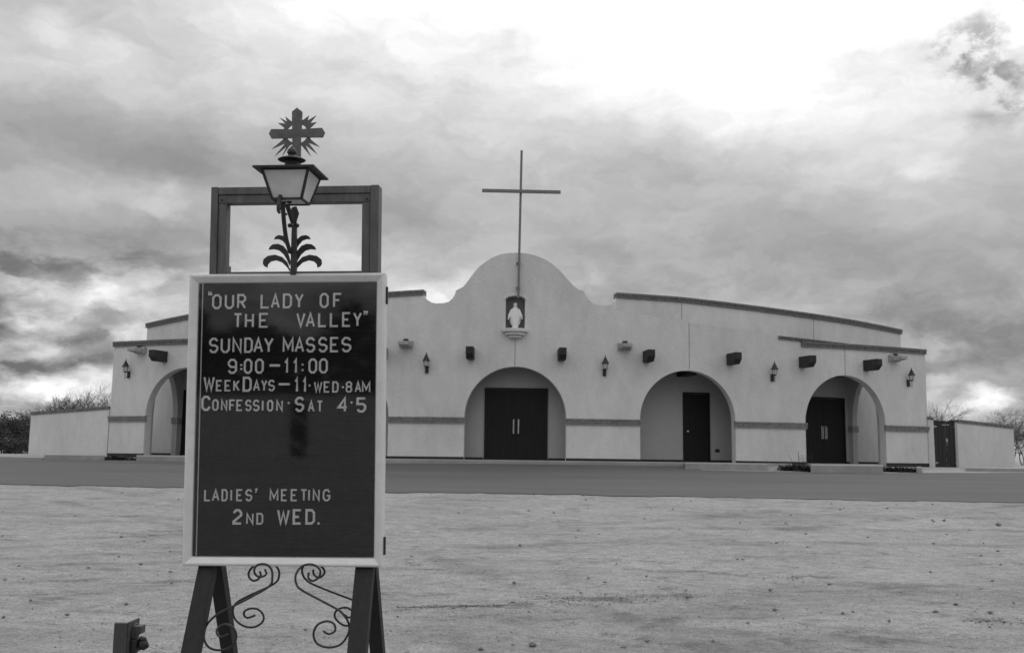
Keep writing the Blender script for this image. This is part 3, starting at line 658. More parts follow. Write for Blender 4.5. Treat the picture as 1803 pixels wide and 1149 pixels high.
# projecting beam ends
for (px, py) in ((828, 627), (986, 629), (1143, 631), (1294, 636), (1430, 642), (1556, 649), (265, 634), (671, 628), (520, 629), (383, 632)):
    s0, z0 = hF(px, py)
    mir = {1143: 3.92, 1294: 6.55, 1430: 9.0, 1556: 11.4, 265: -11.35, 671: -3.92, 520: -6.55, 383: -9.0, 828: -1.30, 986: 1.36}
    adj = mir[px]; zc = 4.44; w = .105; L_ = .62
    def q(s, u, z): return arcF(adj + s, u, z)
    mb = MB(); ol = [(0.02, zc - .17), (-L_ + .15, zc - .17), (-L_, zc - .03), (-L_, zc + .17), (.02, zc + .17)]
    mb.prism(ol, lambda u, z: q(-w, u, z), lambda u, z: q(w, u, z)); cpart(mb, 'beam_end', M['beam'], bevel=.004)

# niche lining and corbelled shelf
mb = sweep(arcF, nc - nw - .01, nc + nw + .01, (TH + .003, TH + .08), nz0 - .05, nzt + .05); cpart(mb, 'niche_back', M['joint'])
zsf = nz0; mb = MB(); sx = nc
for (w, u, a, b) in ((.39, .30, -.10, .0), (.31, .24, -.19, -.103), (.21, .17, -.27, -.193)):
    n = 16; ol = [(-w, .01), (w, .01)] + [(w * math.cos(t), -u * math.sin(t)) for t in np.linspace(.25, math.pi - .25, n)]
    mb.prism(ol, lambda s, o_: arcF(sx + s, o_, zsf + a), lambda s, o_: arcF(sx + s, o_, zsf + b))
cpart(mb, 'niche_shelf', M['stucco'], bevel=.012)
mb = MB(); n = 14   # raised arch surround over the niche
for i in range(n):
    a0, a1 = math.pi * i / n, math.pi * (i + 1) / n; P_ = []
    for u in (-.03, .1):
        for (a_, kk) in ((a0, 1.0), (a1, 1.0), (a1, 1.14), (a0, 1.14)):
            P_.append(arcF(nc + nw * kk * math.cos(a_), u, nz1 + (nzt - nz1 + (.04 if kk > 1 else 0)) * math.sin(a_)))
    mb.hexa(P_[:4], P_[4:])
cpart(mb, 'niche_arch', M['stucco'])

# ------------------------------------------------------------------ statue in the niche
sp = arcF(nc, .13, 0); st = thing('statue', 'white statue of a robed and veiled woman standing in the gable niche', 'statue', (sp[0], sp[1], nz0)); st.scale = (1.06, .85, 1.06)
zz = [0, .03, .06, .12, .22, .32, .40, .46, .52, .58, .62, .65]
mb = MB(); n = 28
rows = [(.000, .085, .07), (.03, .095, .075), (.10, .085, .07), (.20, .125, .085), (.32, .152, .09), (.41, .160, .085), (.50, .125, .08), (.56, .095, .07), (.60, .075, .06), (.625, .040, .042), (.645, .034, .036)]
o_ = len(mb.v)
for z, rx, ry in rows:
    for j in range(n):
        a = 2 * math.pi * j / n; f_ = 1 + (.07 * math.cos(a * 9) * max(0, 1 - z / .5) if z < .5 else 0)
        mb.v.append((rx * f_ * math.cos(a), ry * f_ * math.sin(a), z))
for i in range(len(rows) - 1):
    for j in range(n): mb.f.append((i * n + j, i * n + (j + 1) % n, (i + 1) * n + (j + 1) % n, (i + 1) * n + j))
mb.f.append(tuple(range(n))[::-1])
mb.build('robe', M['statue'], st, smooth=True)
mb = MB()   # mantle falling from the shoulders over the spread arms
rows = [(.10, .09, .05), (.18, .14, .06), (.30, .165, .065), (.40, .175, .07), (.47, .14, .075), (.55, .105, .075), (.61, .075, .07), (.645, .052, .062), (.70, .052, .066), (.745, .043, .055), (.768, .02, .028)]
o_ = 0
A = list(np.linspace(-.35, math.pi + .35, 26))
for z, rx, ry in rows:
    for a in A: mb.v.append((rx * math.cos(a), .012 + ry * math.sin(a), z))
na = len(A)
for i in range(len(rows) - 1):
    for j in range(na - 1): mb.f.append((i * na + j, i * na + j + 1, (i + 1) * na + j + 1, (i + 1) * na + j))
mo = mb.build('mantle', M['statue'], st, smooth=True, fix=False); sl = mo.modifiers.new('thick', 'SOLIDIFY'); sl.thickness = .012
mb = MB(); mb.lathe([(.004, .63), (.026, .645), (.037, .675), (.040, .70), (.034, .73), (.016, .75), (.002, .753)], 16, (0, -.008, 0))
mb.add([(0, -.060, .692), (-.009, -.043, .688), (.009, -.043, .688), (0, -.043, .715)], [(0, 1, 3), (0, 3, 2), (0, 2, 1), (1, 2, 3)])
mb.build('head', M['statue'], st, smooth=True)
for sg in (-1, 1):
    mb = MB(); mb.tube([(sg * .085, -.01, .57), (sg * .13, -.03, .47), (sg * .165, -.06, .37), (sg * .18, -.085, .33)], [.04, .042, .045, .03], 10)
    mb.build('sleeve', M['statue'], st, smooth=True)
    mb = MB(); mb.tube([(sg * .18, -.085, .335), (sg * .19, -.10, .31)], [.014, .016], 8)
    for q in range(4):
        dx = (q - 1.5) * .007; mb.tube([(sg * .19 + dx, -.10, .31), (sg * (.198) + dx, -.112, .292), (sg * .20 + dx, -.118, .272 + abs(q - 1.4) * .004)], [.0045, .004, .003], 6)
    mb.tube([(sg * .178, -.098, .318), (sg * .172, -.115, .30)], [.005, .0035], 6)
    mb.build('hand', M['statue'], st)
    mb = MB(); mb.tube([(sg * .035, -.03, .01), (sg * .045, -.10, .012)], [.022, .014], 8); mb.build('foot', M['statue'], st)

# ------------------------------------------------------------------ tall cross on the gable
s0 = nc + .14
bs, zb = hF(912, 522); tp = hF(918, 265)
cxr = thing('gable_cross', 'tall thin metal cross rising in front of the curved gable', 'cross', (arcF(bs, -.12, 0)[0], arcF(bs, -.12, 0)[1], zb))
y_ = arcF(bs, -.12, 0)[1]
def atY(px, py, Y): d = ray(px, py); return CAM + d * (Y / d.y)
b0 = atY(912.5, 524, y_); b1 = atY(918.5, 265, y_); h0 = atY(849, 336.5, y_); h1 = atY(987, 339.5, y_)
loc = Vector(cxr.location)
metal = mat('weathered_metal', .16, .6, .1, 3)
mb = MB(); dv = (b1 - b0).normalized()
def bar(p, q, w, t):
    d = (q - p).normalized(); s_ = d.cross(Vector((0, 1, 0))).normalized() * w; y = Vector((0, t, 0))
    mb.hexa([p - s_ - y, p + s_ - y, p + s_ + y, p - s_ + y], [q - s_ - y, q + s_ - y, q + s_ + y, q - s_ + y])
bar(b0 - loc, b1 - loc, .035, .035); mb.build('upright', metal, cxr, bevel=.004)
mb = MB(); bar(h0 - loc - Vector((0, .072, 0)), h1 - loc - Vector((0, .072, 0)), .048, .035); mb.build('crossbar', metal, cxr, bevel=.004)
for z_ in (zb + .25, zb + 1.0):
    mb = MB(); mb.box(-.06, .06, .036, .13, z_ - loc.z - .03, z_ - loc.z + .03); mb.build('bracket', metal, cxr)

# ------------------------------------------------------------------ wall lanterns
def wall_lantern(s, zc, label):
    p = arcF(s, 0, 0); t = thing('wall_lantern', label, 'lantern', (p[0], p[1], zc - .33), group='carriage lanterns on the church front')
    t.rotation_euler = (0, 0, s / RF)
    cy_ = -.17
    mb = MB(); mb.box(-.05, .05, -.05, 0, 0.05, .27); mb.build('wall_box', M['lampblack'], t, bevel=.008)
    mb = MB(); mb.tube([(0, -.05, .12), (0, -.10, .06), (0, cy_, .06), (0, cy_, .24)], .009, 6)
    mb.tube([(0, cy_, .06), (0, cy_, -.02)], [.007, .003], 6); mb.build('bracket', M['lampblack'], t)
    mb = MB(); mb.lathe([(.05, .24), (.085, .40)], 6, (0, cy_, 0)); mb.build('lamp_glass', M['glass'], t)
    mb = MB()
    for j in range(6):
        a = 2 * math.pi * j / 6; mb.tube([(.052 * math.cos(a), cy_ + .052 * math.sin(a), .235), (.088 * math.cos(a), cy_ + .088 * math.sin(a), .405)], .006, 4)
    mb.lathe([(.03, .215), (.058, .23), (.055, .25)], 6, (0, cy_, 0)); mb.build('lamp_cage', M['lampblack'], t)
    mb = MB(); mb.lathe([(.115, .398), (.12, .412), (.085, .45), (.055, .53), (.045, .545), (.03, .56), (.032, .585), (.012, .60), (.012, .63), (.002, .67)], 12, (0, cy_, 0)); mb.build('lamp_roof', M['lampblack'], t)
for (px, py, lab) in ((752, 640, 'black carriage lantern on the wall left of the centre arch'), (1064, 645, 'black carriage lantern on the wall right of the centre arch'),
                 (1359, 655, 'black carriage lantern between the two right-hand arches'), (1598, 665, 'black carriage lantern at the far right corner of the church'),
                 (228, 650, 'black carriage lantern at the far left corner of the church')):
    s0, z0 = hF(px, py); wall_lantern(s0, z0, lab)

# ------------------------------------------------------------------ floodlights
def flood(s, z, label):
    p = arcF(s, 0, 0); t = thing('floodlight', label, 'floodlight', (p[0], p[1], z), group='grey floodlights on the church front'); t.rotation_euler = (0, 0, s / RF)
    mb = MB(); mb.box(-.20, .20, -.14, 0, -.10, .10); mb.build('junction_housing', M['flood'], t, bevel=.01)
    mb = MB(); ol = [(-.142, -.09), (-.142, .06), (-.48, .05), (-.48, -.05)]
    mb.prism(ol, lambda u, z_: (-.15, u, z_), lambda u, z_: (.15, u, z_)); mb.build('lamp_head', M['flood'], t, bevel=.01)
    mb = MB(); mb.lathe([(.0, 0), (.075, 0), (.085, .035), (.05, .06), (.001, .062)], 14, (0, -.12, .095)); mb.build('photo_sensor', M['lampblack'], t)
for (px, py, lab) in ((716, 606, 'grey floodlight high on the wall between sign and centre arch'), (1099, 610, 'grey floodlight high on the wall between the centre and next arch'),
                      (1572, 631, 'grey floodlight by the far right parapet corner'), (250, 617, 'grey floodlight by the far left parapet corner')):
    s0, z0 = hF(px, py); flood(s0, z0, lab)

# ------------------------------------------------------------------ paving in front
def slab(pts, z0, z1, name, bev=.015):
    mb = MB(); mb.prism(pts, lambda x, y: (x, y, z0), lambda x, y: (x, y, z1)); return structure(mb.build(name, M['concrete'], bevel=bev))
front = [arcF(s, -.22 if abs(s) < 8.6 else .05, 0)[:2] for s in np.linspace(-13.3, 13.7, 60)]
slab([(p[0], p[1]) for p in front] + [(13.2, 34.5), (-12.6, 34.5)], 1.1, 1.350, 'porch_floor')
def xat(px, Y): return ray(px, 810).x / ray(px, 810).y * Y
def pad(px0, px1, Y, z, Yb, name='pavement'):
    return slab([(xat(px0, Y), Y), (xat(px1, Y), Y), (xat(px1, Yb), Yb), (xat(px0, Yb), Yb)], 1.0, z, name)
slab([(xat(480, 28.1), 28.1), (xat(1204, 28.1), 28.1), (xat(1204, 28.1), 29.2), (xat(480, 28.1), 29.2)], 1.05, 1.345, 'pavement')
pad(1206, 1350, 26.8, 1.347, 29.6); pad(1427, 1554, 26.05, 1.343, 31.6); pad(1613, 1622, 26.4, 1.31, 29.5)
pad(240, 360, 27.4, 1.352, 31.8); pad(78, 184, 27.4, 1.354, 31.5); pad(1700, 1900, 27.5, 1.31, 31, 'pavement')

# ------------------------------------------------------------------ garden walls and gate
def wall_between(name, label, p0, p1, Y0, Y1, base_z0, base_z1):
    A0 = atY(p0[0], p0[1], Y0); A1 = atY(p1[0], p1[1], Y1)
    t = thing(name, label, 'wall', ((A0.x + A1.x) / 2, (Y0 + Y1) / 2, 1.2)); o = Vector(t.location)
    n = Vector((-(A1.y - A0.y), A1.x - A0.x, 0)).normalized()
    if n.y < 0: n = -n
    def P(u, w, z): q = A0.lerp(A1, u) + n * w; return (q.x - o.x, q.y - o.y, z - o.z)
    mb = MB(); mb.hexa([P(0, 0, base_z0), P(1, 0, base_z1), P(1, .3, base_z1), P(0, .3, base_z0)], [P(0, 0, A0.z - .1), P(1, 0, A1.z - .1), P(1, .3, A1.z - .1), P(0, .3, A0.z - .1)])
    mb.build('wall_body', M['stucco'], t)
    mb = MB(); L = (A1 - A0).length; k = int(L / .2)
    for i in range(k):
        a, b = (i + .03) / k, (i + .97) / k; z0 = A0.z + (A1.z - A0.z) * (i + .5) / k
        mb.hexa([P(a, -.03, z0 - .1), P(b, -.03, z0 - .1), P(b, .33, z0 - .1), P(a, .33, z0 - .1)], [P(a, -.03, z0 + .0), P(b, -.03, z0), P(b, .33, z0), P(a, .33, z0)])
    mb.hexa([P(0, -.02, A0.z - .098), P(1, -.02, A1.z - .098), P(1, .32, A1.z - .098), P(0, .32, A0.z - .098)], [P(0, -.02, A0.z - .01), P(1, -.02, A1.z - .01), P(1, .32, A1.z - .01), P(0, .32, A0.z - .01)])
    c = mb.build('wall_coping', M['brick'], t, fix=False); c['kind'] = 'stuff'
    return t
wall_between('garden_wall', 'low stucco garden wall with dark coping running left from the church', (55, 725), (193, 714.5), 34.0, 32.35, 1.2, 1.2)
wall_between('garden_wall', 'low stucco garden wall to the right of the dark gate', (1685, 738), (1784, 749), 32.3, 33.2, 1.2, 1.15)
wall_between('gate_pier', 'narrow stucco pier between the church corner and the dark gate', (1633, 732.5), (1643, 733.5), 32.45, 32.4, 1.2, 1.2)
g0 = atY(1643.6, 739.5, 32.42); g1 = atY(1684, 741, 32.4)
gt = thing('garden_gate', 'dark wooden plank double gate in the garden wall right of the church', 'gate', ((g0.x + g1.x) / 2, 32.4, 1.25)); go_ = Vector(gt.location)
n = 6; wd = (g1.x - g0.x) / n
for i in range(n):
    mb = MB(); x = g0.x + i * wd - go_.x; ex = .012 if i in (3,) else .005
    mb.box(x + ex, x + wd - .004, 0, .04, .03, g0.z - go_.z - (.02 if i % 2 else 0.0)); mb.build('plank', M['gate'], gt, bevel=.004)
hh = g0.z - go_.z
for x, sg in ((g0.x - go_.x, 1), (g1.x - go_.x, -1)):
    for z in (.17, hh - .2):
        mb = MB(); mb.prism([(x, z - .03), (x + sg * .02, z - .035), (x + sg * .12, z), (x + sg * .02, z + .035), (x, z + .03)], lambda a, b: (a, -.012, b), lambda a, b: (a, -.001, b)); mb.build('hinge', M['hinge'], gt)
mb = MB(); mb.box(-.01, .05, -.03, -.001, hh * .55, hh * .62); mb.tube([(.02, -.02, hh * .55), (.03, -.035, hh * .48)], .008, 6); mb.build('latch', M['hinge'], gt)
mb = MB(); mb.box(-.12, .12, -.02, -.001, hh - .16, hh - .13); mb.build('top_rail', M['hinge'], gt)

# ------------------------------------------------------------------ trees and shrubs (bare, winter)
def tree(name, label, cat, loc, h, spread, seed, dens=3, thick=.05, group=None, leafy=0, lean=(0, 0)):
    rnd = random.Random(seed); t = thing(name, label, cat, loc, group=group)
    tb, cb = MB(), MB(); tips = []
    def grow(p, d, L, r, lvl):
        pts = [p]; q = p; n = 4
        for i in range(n):
            d = (d + Vector((rnd.gauss(0, .16), rnd.gauss(0, .16), rnd.gauss(.02, .10)))).normalized(); q = q + d * (L / n); pts.append(q)
        rad = [max(r * (1 - .6 * i / n), .0035) for i in range(n + 1)]
        (tb if lvl < 2 else cb).tube(pts, rad, 5 if lvl < 2 else 3, cap=False)
        if lvl >= 4: tips.append(q); return
        kk = dens + (1 if lvl > 0 else 0)
        for _ in range(kk):
            u = rnd.uniform(.35, 1.0); i = min(int(u * n), n - 1); b = pts[i].lerp(pts[i + 1], u * n - i)
            ax = Vector((rnd.gauss(0, 1), rnd.gauss(0, 1), rnd.gauss(0, .5))).normalized()
            nd = (d + ax * rnd.uniform(.45, .95) * spread).normalized(); nd.z = max(nd.z, -.15)
            grow(b, nd, L * rnd.uniform(.55, .8), r * .5, lvl + 1)
    stems = 3 + int(rnd.random() * 3)
    for i in range(stems):
        a = 2 * math.pi * (i + rnd.random() * .6) / stems
        grow(Vector((.08 * math.cos(a), .08 * math.sin(a), -.05)), Vector((math.cos(a) * .45 * spread + lean[0], math.sin(a) * .45 * spread + lean[1], 1)).normalized(), h * .42, thick, 0)
    tb.build('trunk', M['bark'], t, fix=False); 
    if leafy:
        for p in tips:
            for _ in range(leafy):
                c = p + Vector((rnd.gauss(0, .13), rnd.gauss(0, .13), rnd.gauss(0, .11))); s_ = rnd.uniform(.025, .06); a = Vector((rnd.gauss(0, 1), rnd.gauss(0, 1), rnd.gauss(0, 1))).normalized() * s_; b = a.orthogonal().normalized() * s_ * .6
                cb.add([c - a, c + b, c + a, c - b], [(0, 1, 2, 3)])
    cb.build('crown', M['leaf'] if leafy else M['twig'], t, fix=False)
    return t
def at_ground(px, Y, z=1.27): p = atY(px, 800, Y); return (p.x, Y, z)
tr = [  # px, Y, height, spread, leafy, label
 (4, 46, 2.3, 1.0, 6, 'dark leafy shrub at the far left edge beyond the road'),
 (20, 48, 2.6, 1.0, 7, 'tall dark desert shrub second from the left edge'),
 (38, 50, 2.5, 1.0, 7, 'dark desert shrub just left of the left garden wall'),
 (56, 52, 2.3, 1.1, 4, 'dark shrub whose crown meets the end of the left garden wall'),
 (66, 60, 4.6, 1.1, 0, 'low bare tree behind the outer end of the left garden wall'),
 (96, 62, 5.2, 1.0, 0, 'thin bare tree behind the middle of the left garden wall'),
 (124, 60, 5.6, 1.0, 0, 'bare mesquite tree behind the left garden wall, third from its end'),
 (150, 60, 6.1, 1.0, 0, 'bare tree behind the left garden wall, second from the church'),
 (184, 58, 6.6, 1.0, 0, 'tallest bare tree behind the left garden wall, beside the church corner'),
 (1632, 62, 6.0, .9, 0, 'bare tree rising between the church corner and the gate'),
 (1664, 64, 5.6, 1.0, 0, 'thin bare tree behind the dark gate'),
 (1752, 66, 4.8, 1.0, 0, 'bare tree behind the right garden wall'),
 (1778, 62, 5.0, 1.0, 1, 'denser bare tree behind the end of the right garden wall'),
 (1802, 54, 4.2, 1.0, 2, 'brushy tree at the far right edge beyond the wall'),
]
for i, (px, Y, h, spd, lf, lab) in enumerate(tr):
    tree('desert_shrub' if lf > 3 else 'bare_tree', lab, 'shrub' if lf > 3 else 'tree', at_ground(px, Y), h * (.72 if 60 < px < 200 else .80), spd, 100 + i, dens=(4 if 60 < px < 200 else 3), thick=.042 * h / 5, leafy=lf,
         group='desert shrubs beyond the left wall' if lf > 3 else 'bare trees beyond the garden walls')
for i, (px, Y, h, lab) in enumerate(((12, 44, .8, 'low pale brush below the dark shrubs at far left'), (44, 45, .8, 'low pale brush tuft beside the left garden wall end'))):
    tree('brush', lab, 'brush', at_ground(px, Y, 1.25), h, 1.4, 300 + i, dens=3, thick=.012, leafy=2)
# planter plants
def rosette(px, Y, h, n, label, twigs=0, seed=0):
    rnd = random.Random(seed); p = atY(px, 815, Y); t = thing('planter_plant', label, 'plant', (p.x, Y, gz(Y)), group='dark plants at the foot of the church')
    mb = MB()
    for i in range(n):
        a = rnd.uniform(0, 2 * math.pi); L = h * rnd.uniform(.6, 1.1); d = Vector((math.cos(a), math.sin(a), rnd.uniform(.3, 1.4))).normalized(); s_ = Vector((-math.sin(a), math.cos(a), 0)) * .012
        o_ = Vector((rnd.gauss(0, .10), rnd.gauss(0, .08), 0)); q = o_ + d * L * .6; e = o_ + d * L - Vector((0, 0, L * .15))
        mb.add([o_ - s_, o_ + s_, q + s_, q - s_, e], [(0, 1, 2, 3), (3, 2, 4)])
    mb.build('leaves', M['leaf'], t, fix=False)
    if twigs:
        mb = MB()
        for i in range(twigs):
            q = Vector((rnd.gauss(0, .05), 0, .05)); pts = [q]; d = Vector((rnd.gauss(0, .35), rnd.gauss(0, .2), 1)).normalized()
            for _ in range(4): d = (d + Vector((rnd.gauss(0, .15), rnd.gauss(0, .1), 0))).normalized(); q = q + d * h * .42; pts.append(q)
            mb.tube(pts, [.008, .007, .005, .004, .003], 4)
        mb.build('stems', M['bark'], t, fix=False)
for i, a in enumerate(((1385, 26.9, .26, 160, 'dark low clump of leaves in the planter, left of the twiggy one', 0), (1407, 26.8, .30, 200, 'spiky plant with a bare upright twig before the right-hand doors', 4), (1424, 26.6, .26, 160, 'dark spiky clump against the step of the right-hand doors', 5),
            (1566, 27.0, .22, 160, 'low dark clump right of the right-hand steps', 0), (1582, 26.9, .24, 160, 'middle dark clump below the far right pier', 0), (1600, 26.9, .22, 160, 'dark clump at the outer end of the right planter', 0),
            (196, 27.7, .2, 140, 'low dark clump at the left end of the left planter', 0), (212, 27.7, .2, 140, 'middle dark clump in the left planter', 0), (228, 27.7, .16, 120, 'small dark clump against the left-hand step', 0))):
    rosette(*a[:4], a[4], a[5], 400 + i)

# ------------------------------------------------------------------ the letter board sign
PC = Vector((-1.04064363, 4.61379584, 1.6552776)); SROT = None
def rotm(y, p, r):
    cy, sy, cp, sp_, cr, sr = math.cos(y), math.sin(y), math.cos(p), math.sin(p), math.cos(r), math.sin(r)
    return Matrix(((cy, -sy, 0), (sy, cy, 0), (0, 0, 1))) @ Matrix(((1, 0, 0), (0, cp, -sp_), (0, sp_, cp))) @ Matrix(((cr, 0, sr), (0, 1, 0), (-sr, 0, cr)))
SM = rotm(-.05731504, .04641405, -.01048725)
BASE = 1.66
sorg = PC + SM @ Vector((0, 0, -BASE))
smtx = SM.to_4x4(); smtx.translation = sorg
W2, H2 = .46, 1.33712528 / 2
SMI = SM.inverted()
def S(px, py, w=0.0):
    """pixel -> (a, b) on the plane w metres in front of the board face"""
    d = SMI @ ray(px, py); o = SMI @ (CAM - sorg); t = (-w - o.y) / d.y; p = o + d * t; return p.x, p.z
def L3(px, py, w): a, b = S(px, py, w); return Vector((a, -w, b))
sign = thing('church_sign', 'dark letter board sign listing mass times on a wooden A-frame stand', 'sign', mtx=smtx)
B0, B1 = BASE - H2, BASE + H2
# board: box, mitred frame, grooved felt panel
lb = MB(); lb.box(-W2 + .004, W2 - .004, .004, .065, B0 + .004, B1 - .004); board = lb.build('board_box', M['alu'], sign)
fw = .040
prof_f = [(0, -.02), (0, .022), (.006, .026), (.012, .026), (.038, .008), (.041, .004), (.041, -.001)]   # (inward, w)
def rail(corner0, corner1, in0, in1):
    mb = MB(); n = len(prof_f)
    for c, d in ((corner0, in0), (corner1, in1)):
        for u, w in prof_f: mb.v.append((c[0] + d[0] * u, -w, c[1] + d[1] * u))
    for i in range(n - 1): mb.f.append((i, i + 1, n + i + 1, n + i))
    mb.f.append((n - 1, 0, n, 2 * n - 1)); mb.f.append(tuple(range(n))); mb.f.append(tuple(range(n, 2 * n))[::-1])
    mb.build('frame_rail', M['alu'], board)
g = .0004
C_ = {'bl': (-W2, B0), 'br': (W2, B0), 'tr': (W2, B1), 'tl': (-W2, B1)}; D_ = {'bl': (1, 1), 'br': (-1, 1), 'tr': (-1, -1), 'tl': (1, -1)}
for a, b in (('bl', 'br'), ('br', 'tr'), ('tr', 'tl'), ('tl', 'bl')):
    dx, dz = C_[b][0] - C_[a][0], C_[b][1] - C_[a][1]; l = math.hypot(dx, dz); dx /= l; dz /= l
    rail((C_[a][0] + dx * g, C_[a][1] + dz * g), (C_[b][0] - dx * g, C_[b][1] - dz * g), D_[a], D_[b])
a0, a1, b0_, b1_ = -W2 + .041, W2 - .041, B0 + .041, B1 - .041
mb = MB(); pitch = .0076; nb = int((b1_ - b0_) / pitch); pitch = (b1_ - b0_) / nb
for i in range(nb):
    z = b0_ + i * pitch
    o_ = len(mb.v)
    for x in (a0, a1): mb.v += [(x, -.0005, z), (x, -.0035, z + pitch * .12), (x, -.0035, z + pitch * .78), (x, -.0005, z + pitch * .9), (x, -.0005, z + pitch)]
    for j in range(4): mb.f.append((o_ + j, o_ + 5 + j, o_ + 6 + j, o_ + 1 + j))
panel = mb.build('letter_panel', M['felt'], board, fix=False)
# sliding-glass track at the left
mb = MB(); t0 = S(357.5, 502, .006)[0]; mb.box(t0 - .0022, t0 + .0022, -.0075, -.0036, b0_, b1_ - .002); mb.build('glass_track', M['alu'], board)
mb = MB(); mb.box(a0 + .001, a1 - .001, -.0115, -.0095, b0_ + .001, b1_ - .001)
# letters
CXq, CYq = .30, .19
def octo(x0=0, y0=0, x1=1, y1=1, cx_=CXq, cy_=CYq):
    return [(x0 + cx_, y0), (x1 - cx_, y0), (x1, y0 + cy_), (x1, y1 - cy_), (x1 - cx_, y1), (x0 + cx_, y1), (x0, y1 - cy_), (x0, y0 + cy_)]
c1, c2 = CXq, CYq
Sg = [(0, c2 * .9), (c1, 0), (1 - c1, 0), (1, c2), (1, .5 - .12), (1 - c1, .5), (c1, .5), (0, .5 + .12), (0, 1 - c2), (c1, 1), (1 - c1, 1), (1, 1 - c2 * .9)]
GL = {
 'O': [(octo(), 1)], '0': [(octo(), 1)],
 'U': [([(0, 1), (0, c2), (c1, 0), (1 - c1, 0), (1, c2), (1, 1)], 0)],
 'R': [([(0, 0), (0, 1), (1 - c1, 1), (1, 1 - c2), (1, .5 + c2 * .8), (1 - c1, .46), (0, .46)], 0), ([(.45, .46), (1, 0)], 0)],
 'L': [([(0, 1), (0, 0), (1, 0)], 0)],
 'A': [([(0, 0), (.5, 1), (1, 0)], 0), ([(.17, .32), (.83, .32)], 0)],
 'D': [([(0, 0), (0, 1), (1 - c1, 1), (1, 1 - c2), (1, c2), (1 - c1, 0)], 1)],
 'Y': [([(0, 1), (.5, .46), (1, 1)], 0), ([(.5, .48), (.5, 0)], 0)],
 'F': [([(0, 0), (0, 1), (1, 1)], 0), ([(0, .52), (.75, .52)], 0)],
 'T': [([(0, 1), (1, 1)], 0), ([(.5, 1), (.5, 0)], 0)],
 'H': [([(0, 0), (0, 1)], 0), ([(1, 0), (1, 1)], 0), ([(0, .5), (1, .5)], 0)],
 'E': [([(1, 0), (0, 0), (0, 1), (1, 1)], 0), ([(0, .5), (.72, .5)], 0)],
 'V': [([(0, 1), (.5, 0), (1, 1)], 0)],
 'S': [(Sg, 0)],
 'N': [([(0, 0), (0, 1), (1, 0), (1, 1)], 0)],
 'M': [([(0, 0), (0, 1), (.5, .25), (1, 1), (1, 0)], 0)],
 'W': [([(0, 1), (.25, 0), (.5, .85), (.75, 0), (1, 1)], 0)],
 'K': [([(0, 0), (0, 1)], 0), ([(1, 1), (0, .38)], 0), ([(.32, .58), (1, 0)], 0)],
 'C': [([(1, c2 * 1.2), (1 - c1, 0), (c1, 0), (0, c2), (0, 1 - c2), (c1, 1), (1 - c1, 1), (1, 1 - c2 * 1.2)], 0)],
 'G': [([(.55, .45), (1, .45), (1, c2), (1 - c1, 0), (c1, 0), (0, c2), (0, 1 - c2), (c1, 1), (1 - c1, 1), (1, 1 - c2 * 1.2)], 0)],
 'I': [([(.5, 0), (.5, 1)], 0)],
 '1': [([(0, .74), (.75, 1), (.75, 0)], 0)],
 '9': [([(0, c2 * .9), (c1, 0), (1 - c1, 0), (1, c2), (1, 1 - c2), (1 - c1, 1), (c1, 1), (0, 1 - c2), (0, .45 + c2), (c1, .45), (1, .45)], 0)],
 '8': [(octo(0, 0, 1, .53, CXq, .15), 1), (octo(.04, .53, .96, 1, CXq, .14), 1)],
 '4': [([(.8, 0), (.8, 1), (0, .30), (1.05, .30)], 0)],
 '5': [([(0, c2 * .8), (c1, 0), (1 - c1, 0), (1, c2), (1, .57 - c2 * .7), (1 - c1, .57), (0, .57), (.03, 1), (1, 1)], 0)],
 '2': [([(0, 1 - c2 * 1.1), (c1, 1), (1 - c1, 1), (1, 1 - c2), (1, .62), (0, .14), (0, 0), (1, 0)], 0)],
}
def stroke(mb, pts, closed, t, w0, w1):
    P_ = [Vector(p) for p in pts]; n = len(P_); Lf, Rt = [], []
    for i in range(n):
        pa = P_[i - 1] if (i > 0 or closed) else None; pb = P_[(i + 1) % n] if (i < n - 1 or closed) else None; p = P_[i]
        d0 = (p - pa).normalized() if pa is not None else None; d1 = (pb - p).normalized() if pb is not None else None
        if d0 is None: nr = Vector((-d1.y, d1.x)); k_ = 1; p = p - d1 * 0
        elif d1 is None: nr = Vector((-d0.y, d0.x)); k_ = 1
        else:
            n0, n1 = Vector((-d0.y, d0.x)), Vector((-d1.y, d1.x)); nr = n0 + n1
            nr = nr.normalized() if nr.length > 1e-4 else n0; k_ = 1 / max(nr.dot(n0), .42)
        Lf.append(p + nr * t / 2 * k_); Rt.append(p - nr * t / 2 * k_)
    o_ = len(mb.v); ch = min(.12 * t, .0006)
    for q0, q1 in zip(Lf, Rt):
        m0, m1 = q0.lerp(q1, .12), q0.lerp(q1, .88)
        mb.v += [(q0.x, -w0, q0.y), (q0.x, -(w1 - ch), q0.y), (m0.x, -w1, m0.y), (m1.x, -w1, m1.y), (q1.x, -(w1 - ch), q1.y), (q1.x, -w0, q1.y)]
    rng_ = range(n if closed else n - 1)
    for i in rng_:
        j = (i + 1) % n
        for a in range(5): mb.f.append((o_ + i * 6 + a, o_ + i * 6 + a + 1, o_ + j * 6 + a + 1, o_ + j * 6 + a))
    if not closed:
        mb.f.append(tuple(o_ + a for a in range(6))[::-1]); mb.f.append(tuple(o_ + (n - 1) * 6 + a for a in range(6)))
nlet = 0
